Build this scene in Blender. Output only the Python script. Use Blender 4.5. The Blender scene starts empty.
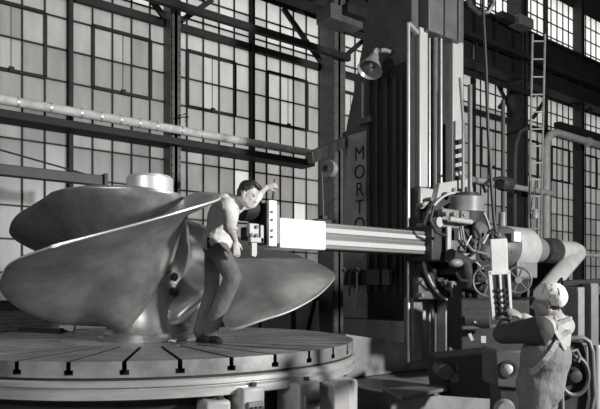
import bpy, bmesh, math, random
from mathutils import Vector as V, Matrix, Quaternion
random.seed(7)
C = bpy.context.scene.collection
PI = math.pi
# ---------------------------------------------------------------- camera frame
FOC, HZ, ZC = 625.0, 290.0, 1.64
_n = math.hypot(.616, .788)
FX, FY = .616/_n, .788/_n          # viewing direction on the ground
RX, RY = FY, -FX                   # direction to the right
def onD(px, py, d):
    a = (px-300)/FOC
    return V((d*(FX+a*RX), d*(FY+a*RY), ZC+(HZ-py)/FOC*d))
def onY(px, py, Y):
    a = (px-300)/FOC
    return onD(px, py, Y/(FY+a*RY))
def onX(px, py, X):
    a = (px-300)/FOC
    return onD(px, py, X/(FX+a*RX))
def onZ(px, py, Z):
    return onD(px, py, (Z-ZC)*FOC/(HZ-py))

# ---------------------------------------------------------------- materials
M = {}
def mat(name, g, rough=.6, metal=0., amp=.25, scale=6., bump=.15, tint=(1.0, .985, .96), stretch=(1, 1, 1), spec=.4, bdist=.01):
    m = bpy.data.materials.new(name); m.use_nodes = True
    nt = m.node_tree; b = nt.nodes['Principled BSDF']
    tc = nt.nodes.new('ShaderNodeTexCoord'); mp = nt.nodes.new('ShaderNodeMapping')
    mp.inputs['Scale'].default_value = stretch
    nz = nt.nodes.new('ShaderNodeTexNoise'); nz.inputs['Scale'].default_value = scale
    nz.inputs['Detail'].default_value = 6; nz.inputs['Roughness'].default_value = .65
    rp = nt.nodes.new('ShaderNodeValToRGB')
    lo, hi = g*(1-amp), g*(1+amp)
    rp.color_ramp.elements[0].position = .3; rp.color_ramp.elements[1].position = .7
    rp.color_ramp.elements[0].color = (lo*tint[0], lo*tint[1], lo*tint[2], 1)
    rp.color_ramp.elements[1].color = (hi*tint[0], hi*tint[1], hi*tint[2], 1)
    bp = nt.nodes.new('ShaderNodeBump'); bp.inputs['Strength'].default_value = bump; bp.inputs['Distance'].default_value = bdist
    L = nt.links.new
    L(tc.outputs['Object'], mp.inputs['Vector']); L(mp.outputs['Vector'], nz.inputs['Vector'])
    L(nz.outputs['Fac'], rp.inputs['Fac']); L(rp.outputs['Color'], b.inputs['Base Color'])
    L(nz.outputs['Fac'], bp.inputs['Height']); L(bp.outputs['Normal'], b.inputs['Normal'])
    b.inputs['Roughness'].default_value = rough; b.inputs['Metallic'].default_value = metal
    b.inputs['Specular IOR Level'].default_value = spec
    M[name] = m
    return m
mat('floor_concrete', .07, .75, amp=.5, scale=1.5)
mat('brick_dark', .12, .85)
mat('soot_wall', .03, .9)
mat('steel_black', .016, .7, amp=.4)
mat('steel_dark', .035, .55, amp=.35, scale=4)
mat('girder_paint', 0.018, .65, amp=.35, scale=2.5)
mat('column_paint', 0.08, .55, amp=.3, scale=3)
mat('machine_grey', 0.1, .45, amp=.25, scale=4)
mat('machine_mid', 0.17, .45, amp=.25, scale=4)
mat('machine_light', 0.34, .4, amp=.15, scale=5)
mat('machine_dark', 0.03, .45, amp=.4, scale=5)
mat('machine_panel', .34, .5, amp=.22, scale=3, stretch=(1, 1, .4))
mat('bright_steel', .62, .34, .55, amp=.15, scale=8, bump=.05)
mat('way_steel', 0.5, .4, .3, amp=.12, scale=5, bump=.04, stretch=(4, 4, .3))
mat('ram_white', 0.76, .45, 0., amp=.04, scale=9, bump=.03)
mat('ram_grey', 0.12, .45, .3, amp=.1, scale=30, bump=.1)
mat('ram_stripe', 0.4, .4, 0., amp=.05, scale=9, bump=.03)
mat('bronze', .36, .36, .7, amp=.4, scale=2.2, bump=.12)
mat('bronze_edge', .75, .4, .5, amp=.12, scale=7, bump=.05)
mat('table_iron', .25, .42, .4, amp=.5, scale=2.5, bump=.08)
mat('table_rim', .5, .36, .55, amp=.2, scale=3, bump=.05, stretch=(1, 1, 5))
mat('pipe_lagging', .52, .7, amp=.25, scale=7, bump=.4)
mat('pipe_grey', 0.5, .5, amp=.2, scale=5)
mat('letter_paint', .022, .6)
mat('sign_plate', 0.3, .5, amp=.15, scale=4)
mat('rubber', .012, .6, bump=.05)
mat('ladder_steel', 0.26, .5, .2)
mat('lamp_enamel', 0.3, .35, .3, amp=.1)
mat('lamp_inside', .7, .3, .4, amp=.06)
mat('skin', 0.4, .5, amp=.08, scale=14, bump=.05, tint=(1.05, .98, .92))
mat('hair_dark', .02, .4, amp=.4, scale=60, bump=.6, stretch=(1, 1, .3))
mat('shirt', .56, .85, amp=.12, scale=5, bump=.8, bdist=.03)
mat('trousers', 0.12, .85, amp=.25, scale=5, bump=.8, bdist=.03)
mat('leather', .02, .45)
mat('denim', 0.13, .85, amp=.25, scale=5, bump=.8, bdist=.03)
mat('work_shirt', 0.27, .85, amp=.15, scale=5, bump=.8, bdist=.03)
mat('sleeve_shaded', 0.04, .85, amp=.25, scale=5, bump=.8, bdist=.03)  # work shirt cloth darkened: shade on the near sleeve put into colour
mat('cap_cloth', 0.55, .85, amp=.1, scale=5, bump=.8, bdist=.03)
mat('machine_deep', .055, .5, amp=.3, scale=5)
mat('skin_shaded', .2, .5, amp=.1, scale=14, bump=.05, tint=(1.05, .98, .92))  # darker copy of skin: shade on the capped man's face put into colour
mat('panel_light', .55, .5, amp=.2, scale=3)
mat('eye_white', 0.3, .2, amp=.02)
mat('paper', .72, .8, amp=.04)
def brick():
    m = bpy.data.materials.new('brick'); m.use_nodes = True; nt = m.node_tree; b = nt.nodes['Principled BSDF']
    tc = nt.nodes.new('ShaderNodeTexCoord'); mp = nt.nodes.new('ShaderNodeMapping'); mp.inputs['Rotation'].default_value = (PI/2, 0, 0)
    br = nt.nodes.new('ShaderNodeTexBrick'); br.inputs['Scale'].default_value = 4
    br.inputs['Color1'].default_value = (.13, .125, .12, 1); br.inputs['Color2'].default_value = (.09, .088, .085, 1); br.inputs['Mortar'].default_value = (.19, .187, .18, 1)
    L = nt.links.new; L(tc.outputs['Object'], mp.inputs['Vector']); L(mp.outputs['Vector'], br.inputs['Vector']); L(br.outputs['Color'], b.inputs['Base Color'])
    b.inputs['Roughness'].default_value = .85; M['brick'] = m
brick()
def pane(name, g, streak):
    # frosted factory glass with streaks of grime: daylight comes through it diffusely
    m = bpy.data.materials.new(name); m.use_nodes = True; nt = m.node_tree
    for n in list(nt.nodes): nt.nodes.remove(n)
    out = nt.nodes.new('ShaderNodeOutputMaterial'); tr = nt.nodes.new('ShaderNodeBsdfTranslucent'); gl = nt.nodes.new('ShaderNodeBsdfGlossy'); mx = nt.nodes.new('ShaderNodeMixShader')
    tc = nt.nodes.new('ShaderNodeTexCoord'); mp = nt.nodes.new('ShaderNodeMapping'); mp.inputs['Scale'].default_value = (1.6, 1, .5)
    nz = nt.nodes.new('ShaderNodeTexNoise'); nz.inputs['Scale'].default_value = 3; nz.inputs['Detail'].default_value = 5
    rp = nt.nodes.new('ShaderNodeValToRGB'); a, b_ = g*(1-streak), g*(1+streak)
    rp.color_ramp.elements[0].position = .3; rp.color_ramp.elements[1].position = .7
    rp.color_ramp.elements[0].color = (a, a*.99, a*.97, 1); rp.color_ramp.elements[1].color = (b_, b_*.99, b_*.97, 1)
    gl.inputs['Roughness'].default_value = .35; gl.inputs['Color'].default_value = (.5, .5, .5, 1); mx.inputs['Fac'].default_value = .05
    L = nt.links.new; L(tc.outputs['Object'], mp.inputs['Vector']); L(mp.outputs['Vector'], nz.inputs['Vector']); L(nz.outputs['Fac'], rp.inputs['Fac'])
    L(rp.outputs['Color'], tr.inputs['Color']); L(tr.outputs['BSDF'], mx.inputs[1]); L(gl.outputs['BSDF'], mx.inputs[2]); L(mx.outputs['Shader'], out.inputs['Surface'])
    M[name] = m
PANES = [('glass_clear', .9, .05), ('glass_milky', .62, .07), ('glass_mid', .45, .09), ('glass_dim', .33, .12), ('glass_dark', .24, .14), ('glass_black', .16, .16)]  # tone steps that carry the uneven daylight across the window wall
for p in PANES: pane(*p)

# ---------------------------------------------------------------- mesh builder
class MB:
    def __init__(s): s.v = []; s.f = []; s.mi = []; s.cur = 0
    def add(s, vs, fs):
        o = len(s.v); s.v += [tuple(v) for v in vs]
        for f in fs: s.f.append([o+i for i in f]); s.mi.append(s.cur)
        return s
    def box(s, x0, x1, y0, y1, z0, z1):
        x0, x1 = min(x0, x1), max(x0, x1); y0, y1 = min(y0, y1), max(y0, y1); z0, z1 = min(z0, z1), max(z0, z1)
        return s.add([(x, y, z) for z in (z0, z1) for y in (y0, y1) for x in (x0, x1)],
                     [(0, 2, 3, 1), (4, 5, 7, 6), (0, 1, 5, 4), (1, 3, 7, 5), (3, 2, 6, 7), (2, 0, 4, 6)])
    def obox(s, c, ax, ay, az):
        c, ax, ay, az = V(c), V(ax), V(ay), V(az)
        return s.add([c+ax*i+ay*j+az*k for k in (-1, 1) for j in (-1, 1) for i in (-1, 1)],
                     [(0, 2, 3, 1), (4, 5, 7, 6), (0, 1, 5, 4), (1, 3, 7, 5), (3, 2, 6, 7), (2, 0, 4, 6)])
    def bar(s, p, q, w, h, up=(0, 0, 1)):
        p, q = V(p), V(q); d = (q-p); u = V(up)
        if abs(d.normalized().dot(u)) > .98: u = V((1, 0, 0))
        sx = d.cross(u).normalized(); sy = sx.cross(d).normalized()
        return s.obox((p+q)/2, d/2, sx*w/2, sy*h/2)
    def cyl(s, p, q, r0, r1=None, n=20):
        r1 = r0 if r1 is None else r1
        return s.lathe([(0, 0), (r0, 0), (r1, 1), (0, 1)], p, V(q)-V(p), n)
    def lathe(s, prof, o, axis, n=24, a0=0, a1=2*PI):
        o = V(o); ax = V(axis); k = ax.normalized()
        u = k.orthogonal().normalized(); w = k.cross(u)
        full = abs(a1-a0-2*PI) < 1e-6; m = n if full else n+1
        base = len(s.v); vs = []; idx = []
        for r, h in prof:
            if r < 1e-6: idx.append([len(vs)]*m); vs.append(o+ax*h)
            else:
                row = []
                for i in range(m):
                    t = a0+(a1-a0)*i/n; row.append(len(vs)); vs.append(o+ax*h+(u*math.cos(t)+w*math.sin(t))*r)
                idx.append(row)
        fs = []
        for a, b in zip(idx, idx[1:]):
            for i in range(n):
                j = (i+1) % m
                f = [a[i], a[j], b[j], b[i]]; g = []
                for x in f:
                    if x not in g: g.append(x)
                if len(g) > 2: fs.append(g)
        return s.add(vs, fs)
    def tube(s, pts, r, n=8, closed=False):
        pts = [V(p) for p in pts]; N = len(pts); vs = []; fs = []
        rs = r if isinstance(r, (list, tuple)) else [r]*N
        u = None
        for i, p in enumerate(pts):
            a = pts[(i-1) % N] if (closed or i) else p; b = pts[(i+1) % N] if (closed or i < N-1) else p
            t = (b-a).normalized()
            u = t.orthogonal().normalized() if u is None else (u-t*u.dot(t)).normalized()
            w = t.cross(u)
            for k in range(n): vs.append(p+(u*math.cos(2*PI*k/n)+w*math.sin(2*PI*k/n))*rs[i])
        for i in range(N if closed else N-1):
            j = (i+1) % N
            for k in range(n):
                l = (k+1) % n; fs.append((i*n+k, i*n+l, j*n+l, j*n+k))
        if not closed:
            fs.append(tuple(range(n-1, -1, -1))); fs.append(tuple((N-1)*n+k for k in range(n)))
        return s.add(vs, fs)
    def prism(s, poly, ext):
        poly = [V(p) for p in poly]; e = V(ext); n = len(poly)
        return s.add(poly+[p+e for p in poly], [tuple(range(n-1, -1, -1)), tuple(range(n, 2*n))]+[(i, (i+1) % n, n+(i+1) % n, n+i) for i in range(n)])
    def ell(s, c, ax, ay, az, n=16, m=10):
        c, ax, ay, az = V(c), V(ax), V(ay), V(az); vs = [c+az]; fs = []
        for i in range(1, m):
            t = PI*i/m
            for k in range(n):
                p = 2*PI*k/n; vs.append(c+az*math.cos(t)+(ax*math.cos(p)+ay*math.sin(p))*math.sin(t))
        vs.append(c-az)
        for k in range(n): fs.append((0, 1+k, 1+(k+1) % n))
        for i in range(m-2):
            for k in range(n):
                a = 1+i*n; l = (k+1) % n; fs.append((a+k, a+n+k, a+n+l, a+l))
        b = 1+(m-2)*n
        for k in range(n): fs.append((b+k, len(vs)-1, b+(k+1) % n))
        return s.add(vs, fs)
    def cap(s, p, q, r0, r1, n=12, flat=1., side=None):
        # rounded tapered limb piece; 'flat' squeezes it across 'side'
        p, q = V(p), V(q); d = (q-p).normalized()
        u = V(side) if side is not None else d.orthogonal()
        u = (u-d*u.dot(d)).normalized(); w = d.cross(u)
        rows = []
        for i in range(6):
            t = PI/2*i/5; rows.append((p-d*r0*math.cos(t), r0*math.sin(t)))
        for i in range(6):
            t = PI/2*i/5; rows.append((q+d*r1*math.sin(t), r1*math.cos(t)))
        vs = []; fs = []
        for c, r in rows:
            r = max(r, 1e-4)
            for k in range(n): vs.append(c+u*r*math.cos(2*PI*k/n)+w*r*flat*math.sin(2*PI*k/n))
        R = len(rows)
        for i in range(R-1):
            for k in range(n):
                l = (k+1) % n; fs.append((i*n+k, i*n+l, i*n+n+l, i*n+n+k))
        fs.append(tuple(range(n-1, -1, -1))); fs.append(tuple((R-1)*n+k for k in range(n)))
        return s.add(vs, fs)
    def mesh(s, name, off=V((0, 0, 0))):
        me = bpy.data.meshes.new(name); me.from_pydata([(x-off.x, y-off.y, z-off.z) for x, y, z in s.v], [], s.f)
        me.polygons.foreach_set('material_index', s.mi)
        bm = bmesh.new(); bm.from_mesh(me); bmesh.ops.recalc_face_normals(bm, faces=bm.faces); bm.to_mesh(me); bm.free()
        return me
    def build(s, name, m, parent=None, bevel=0., sharp=40, label=None):
        off = V((0, 0, 0))
        p = parent
        while p is not None: off += V(p.location); p = p.parent
        me = s.mesh(name, off)
        for k in (m if isinstance(m, list) else [m]): me.materials.append(M[k])
        me.polygons.foreach_set('use_smooth', [True]*len(me.polygons))
        me.set_sharp_from_angle(angle=math.radians(sharp))
        o = bpy.data.objects.new(name, me); C.objects.link(o); o.parent = parent
        if bevel:
            b = o.modifiers.new('bevel', 'BEVEL'); b.width = bevel; b.segments = 2; b.limit_method = 'ANGLE'
        if label: o['label'] = label
        return o
def tag(o, label, cat, group=None, kind=None):
    o['label'] = label; o['category'] = cat
    if group: o['group'] = group
    if kind: o['kind'] = kind
    return o
def thing(name, label, cat, loc, group=None):
    o = bpy.data.objects.new(name, None); o.location = loc; C.objects.link(o); o.empty_display_size = .2
    return tag(o, label, cat, group)
def struct(o): o['kind'] = 'structure'; return o
def remesh(mb, name, mats, parent, voxel=.008, smooth=4, label=None, pick=None):
    o = mb.build(name, mats, parent, sharp=180)
    r = o.modifiers.new('r', 'REMESH'); r.mode = 'VOXEL'; r.voxel_size = voxel; r.use_smooth_shade = True
    if smooth:
        sm = o.modifiers.new('s', 'SMOOTH'); sm.iterations = smooth; sm.factor = .5
    bpy.context.view_layer.update()
    dg = bpy.context.evaluated_depsgraph_get()
    me = bpy.data.meshes.new_from_object(o.evaluated_get(dg))
    o.modifiers.clear(); old = o.data; o.data = me; bpy.data.meshes.remove(old)
    me.materials.clear()
    for k in mats: me.materials.append(M[k])
    me.polygons.foreach_set('use_smooth', [True]*len(me.polygons))
    me.polygons.foreach_set('material_index', [0]*len(me.polygons))
    if label: o['label'] = label
    return o
def copy_tree(o, parent=None, delta=None):
    c = o.copy(); C.objects.link(c); c.parent = parent
    if delta is not None: c.location = V(o.location)+V(delta)
    for ch in list(o.children): copy_tree(ch, c)
    return c
def arc(c, r, u, w, a0, a1, n=12):
    c, u, w = V(c), V(u), V(w)
    return [c+(u*math.cos(a0+(a1-a0)*i/n)+w*math.sin(a0+(a1-a0)*i/n))*r for i in range(n+1)]

# ================================================================ SETTING
YW = 11.0
X0, X1 = -9.64, 31.72
struct(MB().box(X0, X1, -14, 11.4, -.2, 0).build('floor', 'floor_concrete'))
struct(MB().box(X0, X1, -14, 11.4, 13.2, 13.4).build('ceiling', 'soot_wall'))
struct(MB().box(X0-.3, X0, -14, 11.4, 0, 13.2).build('wall_left', 'soot_wall'))
struct(MB().box(X1, X1+.3, -14, 11.4, 0, 13.2).build('wall_right', 'soot_wall'))
struct(MB().box(X0, X1, -14.3, -14, 0, 13.2).build('wall_front', 'soot_wall'))
SILL, TRANS, HEAD, CL0, CL1 = 1.42, 6.72, 7.86, 9.4, 11.25
struct(MB().box(X0, X1, YW, YW+.35, 0, SILL).build('wall_back', 'brick'))
struct(MB().box(X0, X1, YW-.06, YW+.1, SILL-.1, SILL).build('trim_1', 'steel_dark'))
struct(MB().box(X0, X1, YW, YW+.35, HEAD, CL0).build('wall_back_spandrel', 'soot_wall'))
struct(MB().box(X0, X1, YW, YW+.35, CL1, 13.2).build('wall_back_parapet', 'soot_wall'))
COLX = [1.64+3.76*k for k in range(-3, 9)]
# the windows: steel sash, five panes wide between column and mullion
def window(n, x0, x1, z0, z1, rows, level, vents, heavy=None):
    w = thing('window_%d' % n, '', '', ((x0+x1)/2, YW, z0)); del w['label']; del w['category']; struct(w)
    fr = MB(); y0, y1 = YW-.02, YW+.03
    for a, b in ((x0, x0+.025), (x1-.025, x1)): fr.box(a, b, YW-.03, YW+.05, z0, z1)
    fr.box(x0, x1, YW-.03, YW+.05, z0, z0+.05); fr.box(x0, x1, YW-.03, YW+.05, z1-.05, z1)
    xs = [x0+.025+(x1-x0-.05)*i/5 for i in range(6)]
    for x in xs[1:-1]: fr.box(x-.012, x+.012, y0, y1, z0, z1)
    for z in rows: fr.box(x0, x1, y0, y1, z-.012, z+.012)
    if heavy is not None: fr.box(x0-.1, x1+.1, YW-.09, YW+.05, heavy-.07, heavy+.07)
    fr.build('sash_frame', 'steel_black', w)
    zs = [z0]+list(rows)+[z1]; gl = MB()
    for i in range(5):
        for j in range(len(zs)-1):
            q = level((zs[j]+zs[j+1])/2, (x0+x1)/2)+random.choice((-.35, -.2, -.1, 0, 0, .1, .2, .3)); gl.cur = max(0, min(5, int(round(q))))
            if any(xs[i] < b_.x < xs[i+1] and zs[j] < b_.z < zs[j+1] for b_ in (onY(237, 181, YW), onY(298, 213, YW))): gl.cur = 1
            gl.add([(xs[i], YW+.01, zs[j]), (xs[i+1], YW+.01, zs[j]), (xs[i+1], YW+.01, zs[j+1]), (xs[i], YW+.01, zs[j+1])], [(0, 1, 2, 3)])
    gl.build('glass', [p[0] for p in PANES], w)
    for (za, zb) in vents:
        v = MB()
        for x in (xs[1], xs[4]): v.box(x-.025, x+.025, YW-.06, YW+.02, za, zb)
        for z in (za, zb): v.box(xs[1], xs[4], YW-.06, YW+.02, z-.025, z+.025)
        v.box((xs[2]+xs[3])/2-.006, (xs[2]+xs[3])/2+.006, YW-.05, YW-.04, za-.02, zb)
        v.box((xs[2]+xs[3])/2-.04, (xs[2]+xs[3])/2+.04, YW-.1, YW-.05, za-.03, za+.05)
        v.build('ventilator_sash', 'steel_black', w)
def lev(z, x):  # dimmer daylight low down and at the sides is set into pane tone
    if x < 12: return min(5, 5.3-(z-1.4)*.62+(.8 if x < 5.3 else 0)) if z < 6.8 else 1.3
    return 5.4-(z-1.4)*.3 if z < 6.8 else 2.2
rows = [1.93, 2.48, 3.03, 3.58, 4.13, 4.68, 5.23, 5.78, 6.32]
k = 0
for i in range(len(COLX)-1):
    a, b = COLX[i], COLX[i+1]; mid = (a+b)/2
    for (x0, x1) in ((a, mid-.02), (mid+.02, b)):
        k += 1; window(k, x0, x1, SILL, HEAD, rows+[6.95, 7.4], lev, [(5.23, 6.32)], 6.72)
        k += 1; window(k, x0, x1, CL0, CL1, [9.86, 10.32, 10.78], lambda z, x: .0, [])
    struct(MB().box(mid-.035, mid+.035, YW-.12, YW+.06, SILL, HEAD).build('trim_%d' % (i+2), 'steel_black'))
    struct(MB().box(mid-.035, mid+.035, YW-.12, YW+.06, CL0, CL1).build('trim_%d' % (i+30), 'steel_black'))

# building columns with riveted flanges
def column(x, w, dep, label, braces=(), group='steel building columns along the windows'):
    t = thing('building_column', label, 'column', (x, YW-dep/2, 0), group if x > 10 else None)
    yf = YW-dep
    b = MB().box(x-w/2, x+w/2, yf, yf+.03, 0, 12.2).box(x-w/2, x+w/2, YW-.03, YW, 0, 12.2).box(x-.03, x+.03, yf, YW, 0, 12.2).box(x-w/2-.01, x-w/2+.02, yf, YW, 0, 12.2)
    b.build('shaft', 'machine_grey' if x < 10 else 'steel_dark', t)
    MB().box(x-w/2-.1, x+w/2+.1, yf-.1, YW, 0, .05).build('base_plate', 'steel_dark', t)
    rv = MB()
    z = .3
    while z < 11:
        for s in (-1, 1): rv.ell((x+s*w*.36, yf, z), (.018, 0, 0), (0, .012, 0), (0, 0, .018), 6, 4)
        z += .16
    rv.build('rivets', 'steel_dark', t)
    for p, q in braces: MB().bar(p, q, .07, .1).build('knee_brace', 'steel_black', t)
    return t
yb = YW-.2
def br(px0, py0, px1, py1, Y=yb): return (onY(px0, py0, Y), onY(px1, py1, Y))
column(COLX[3], .2, .31, 'dark steel building column at far left of the window wall')
column(COLX[4], .2, .31, 'dark steel building column rising behind the propeller hub', [br(165, 18, 145, -8), br(181, 21, 212, 0)])
column(9.33, .36, .5, 'broad riveted steel building column beside the pulley', [br(321, 62, 283, 8), br(343, 58, 372, 33)])
column(COLX[6], .3, .45, 'steel building column hidden behind the planer column')
column(COLX[7], .34, .5, 'steel building column behind the leaning ladder', [br(514, 118, 496, 80), br(514, 88, 499, 108), br(533, 118, 545, 100)])
column(COLX[8], .2, .31, 'rightmost slim steel building column by the elbowed pipe', [br(581, 112, 566, 96), br(589, 112, 598, 96)])
column(COLX[9], .3, .45, 'steel building column beyond the right edge')

# crane runway girder above the lower windows
g = thing('crane_girder', 'deep black riveted plate girder running above the lower windows', 'girder', (10, 10.6, HEAD))
MB().box(X0+.1, X1-.1, 10.66, 10.7, HEAD+.02, CL0-.02).build('web', 'girder_paint', g)
MB().box(X0+.1, X1-.1, 10.48, 10.9, CL0-.06, CL0).build('top_flange', 'girder_paint', g)
MB().box(X0+.1, X1-.1, 10.48, 10.9, HEAD, HEAD+.06).build('bottom_flange', 'girder_paint', g)
for i in range(24):
    x = 4+i*.94; MB().box(x, x+.05, 10.52, 10.66, HEAD+.06, CL0-.06).build('stiffener', 'girder_paint', g)
MB().box(X0+.1, X1-.1, 10.3, 10.5, HEAD+.55, HEAD+.67).build('lower_rail', 'girder_paint', g)
# strut in front of the windows
p, q = onY(120, -3, 10.35), onY(349, 54, 10.35)
z = onY(250, 28, 10.35).z
tag(MB().box(-1, q.x, 10.28, 10.4, z-.07, z+.07).build('wall_strut', 'steel_black', bevel=.01), 'dark horizontal steel strut crossing the upper windows left of the planer', 'strut')
z = onY(495, 82, 10.4).z
tag(MB().box(9.4, 17.0, 10.35, 10.45, z-.06, z+.06).build('wall_strut', 'steel_black', bevel=.01), 'dark steel strut crossing the windows between planer and ladder', 'strut')
# crane end block on the big column
t = thing('beam_bracket', 'boxy dark steel bracket on top of the broad riveted column', 'bracket', onY(350, 30, 10.2))
a, b = onY(325, 12, 10.2), onY(357, 36, 10.2)
MB().box(a.x, b.x, 10.0, 10.5, b.z+.1, a.z+.15).build('bracket_block', 'machine_grey', t, .02)
a, b = onY(345, 3, 9.9), onY(368, 26, 9.9)
MB().box(a.x, b.x, 9.8, 10.02, b.z+.1, a.z).build('end_plate', 'girder_paint', t, .02)

# steam pipe along the windows
zp, zq = onY(155, 126, 10.55).z, onY(155, 137, 10.6).z
xe = onY(312, 150, 10.55).x
t = thing('steam_pipe', 'long pale lagged steam pipe running past the left windows', 'pipe', (5, 10.55, zp))
lag = MB().cyl((-2, 10.55, zp), (xe, 10.55, zp), .078, n=20); lag.build('pipe_lagging', 'pipe_lagging', t)
x = -1.9
while x < xe:
    MB().cyl((x, 10.55, zp), (x+.03, 10.55, zp), .084, n=20).build('lagging_band', 'bright_steel', t); x += random.choice((.34, .42, .5))
tag(MB().box(-2, xe+.05, 10.5, 10.95, zq-.1, zq+.03).build('pipe_shelf', 'steel_black', bevel=.01), 'black steel ledge beneath the pale lagged steam pipe', 'beam')
# valve handle on pipe near column
a = onY(186, 122, 10.5)
tag(MB().tube([a, a+V((.0, 0, .16)), a+V((-.2, 0, .05)), a+V((.05, 0, .1))], .015, 6).build('pipe_hanger', 'steel_black'), 'small black bracket hook on the lagged pipe by the left column', 'bracket')
# hollow girder arm at left
a, b = onY(-30, 172, 9.2), onY(104, 181, 9.2)
t = thing('hoist_rail', 'dark steel rail ending above the left side of the propeller', 'beam', (1.8, 9.2, b.z))
MB().box(-1.5, b.x, 9.15, 9.3, b.z-.075, b.z+.075).build('rail_beam', 'steel_dark', t, .01)
MB().box(b.x-.03, b.x+.03, 9.1, 9.35, b.z-.1, b.z+.1).build('end_stop', 'steel_dark', t, .01)
MB().tube([onY(-10, 147, 9.2), onY(85, 174, 9.2)], .013, 6).build('tie_rod', 'steel_black', t)
MB().box(-1.5, -1.4, 9.15, 11, b.z-.07, b.z+.07).build('wall_bracket', 'steel_dark', t)

# pale boards along the foot of the window wall
for pa, pb, lab in ((226, 258.5, 'leftmost pale board seen under the right propeller blade, beside the bending worker'), (262.5, 291, 'middle pale board seen under the right propeller blade'), (297, 319, 'rightmost pale board seen under the right propeller blade tip')):
    a, b = onY(pa, 310, 10.7), onY(pb, 310, 10.7); w = thing('timber_board', lab, 'board', ((a.x+b.x)/2, 10.72, 0), 'pale boards under the windows')
    MB().box(a.x, b.x, 10.7, 10.76, 0, 1.4).build('board_panel', 'panel_light', w, .008)
    MB().box(a.x, b.x, 10.76, 10.82, .2, .3).build('batten', 'steel_dark', w); MB().box(a.x, b.x, 10.76, 10.82, 1.05, 1.15).build('batten', 'steel_dark', w)
a, b = onY(305, 331, 10.55), onY(319, 296, 10.55)
tag(MB().bar((a.x-.1, 10.6, .0), (b.x, 10.66, b.z), .06, .06).build('raking_prop', 'steel_black'), 'thin black prop leaning across the rightmost pale board', 'prop')

# ================================================================ ROTARY TABLE
TX, TY, TR, TZ = 2.966, 6.503, 2.25, 1.10
t = thing('rotary_table', 'huge round iron machine table with radial slots under the propeller', 'machine table', (TX, TY, 0))
NS = 34; A0 = math.radians(219.5); HW = .019
top = MB()
seg = 4
def pol(r, a, z): return (TX+r*math.cos(a), TY+r*math.sin(a), z)
RI = .95; zb = .975; zs = 1.035
for i in range(NS):
    am = A0+2*PI*i/NS; an = A0+2*PI*(i+1)/NS
    # wedge between two slots
    def edge(r, a, sgn, w): return a+sgn*math.asin(min(.9, w/r))
    for lo, hi, w in ((zs, TZ, .018), (zb+.02, zs, .036)):
        up = []; dn = []
        ro = [edge(TR, am, 1, w)+(edge(TR, an, -1, w)-edge(TR, am, 1, w))*j/seg for j in range(seg+1)]
        ri = [edge(RI, am, 1, w)+(edge(RI, an, -1, w)-edge(RI, am, 1, w))*j/seg for j in range(seg+1)]
        vs = [pol(TR, a, hi) for a in ro]+[pol(RI, a, hi) for a in ri]+[pol(TR, a, lo) for a in ro]+[pol(RI, a, lo) for a in ri]
        n = seg+1; fs = []
        for j in range(seg):
            fs += [(j, j+1, n+j+1, n+j), (2*n+j, 2*n+j+1, j+1, j)]
        top.cur = 0; top.add(vs, fs)
        top.cur = 1; top.add([vs[q_] for q_ in (0, n, 3*n, 2*n, n-1, 3*n-1, 4*n-1, 2*n-1)], [(0, 1, 2, 3), (4, 5, 6, 7)]); top.cur = 0
top.lathe([(0, zb), (TR, zb), (TR, zb+.02), (RI+.01, zb+.02), (RI+.01, TZ), (RI-.05, TZ+.0), (0, TZ)], (TX, TY, 0), (0, 0, 1), 136)
top.build('table_top', ['table_iron', 'steel_black'], t, sharp=25)
MB().lathe([(TR-.05, .94), (TR-.012, .94), (TR-.012, .975), (TR-.05, .975)], (TX, TY, 0), (0, 0, 1), 136).build('groove', 'steel_black', t)
MB().lathe([(1, .9), (TR+.012, .9), (TR+.02, .905), (TR+.02, .94), (TR, .952), (1, .952)], (TX, TY, 0), (0, 0, 1), 136).build('upper_rim', 'table_rim', t, sharp=30)
MB().lathe([(1, .8), (TR+.0, .8), (TR+.02, .81), (TR+.02, .87), (TR-.01, .885), (TR-.01, .9), (1, .9)], (TX, TY, 0), (0, 0, 1), 136).build('lower_rim', 'table_rim', t, sharp=30)
bs = MB().lathe([(0, 0), (TR-.12, 0), (TR-.12, .1), (TR-.2, .12), (TR-.2, .72), (TR-.13, .8), (0, .8)], (TX, TY, 0), (0, 0, 1), 96); bs.build('base', 'machine_dark', t)
def rimdir(px):
    best = None
    for i in range(1800, 3600):
        a = 2*PI*i/3600; X, Y = TX+TR*math.cos(a), TY+TR*math.sin(a)
        d = X*FX+Y*FY; l = X*RX+Y*RY; e = abs(300+FOC*l/d-px)
        if d < 7.3 and (best is None or e < best[0]): best = (e, a)
    return best[1]
def clamp(px, wd, hi, rad):
    a = rimdir(px); u = V((math.cos(a), math.sin(a), 0)); w = V((-u.y, u.x, 0)); c = V((TX, TY, 0))+u*rad
    b = MB().obox(c+V((0, 0, hi/2)), w*wd/2, u*.14, V((0, 0, hi/2)))
    o = b.build('support_jack', 'machine_light', t, .02)
    s = MB().obox(c+u*.15+w*wd*.0+V((0, 0, hi-.16)), w*wd*.34, u*.02, V((0, 0, .055))); s.build('clamp_plate', 'machine_mid', o, .006)
    for s_ in (-1, 0, 1): MB().cyl(c+u*.16+w*wd*.2*s_+V((0, 0, hi-.16)), c+u*.2+w*wd*.2*s_+V((0, 0, hi-.16)), .02, n=6).build('bolt', 'machine_dark', o)
    MB().cyl(c+V((0, 0, hi))+u*.05+w*wd*.2, c+V((0, 0, hi+.03))+u*.05+w*wd*.2, .03, n=6).build('nut', 'machine_dark', o)
for px, wd, hi in ((247, .2, .86), (300, .27, .85), (214, .2, .78)): clamp(px, wd, hi, TR-.02)
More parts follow.
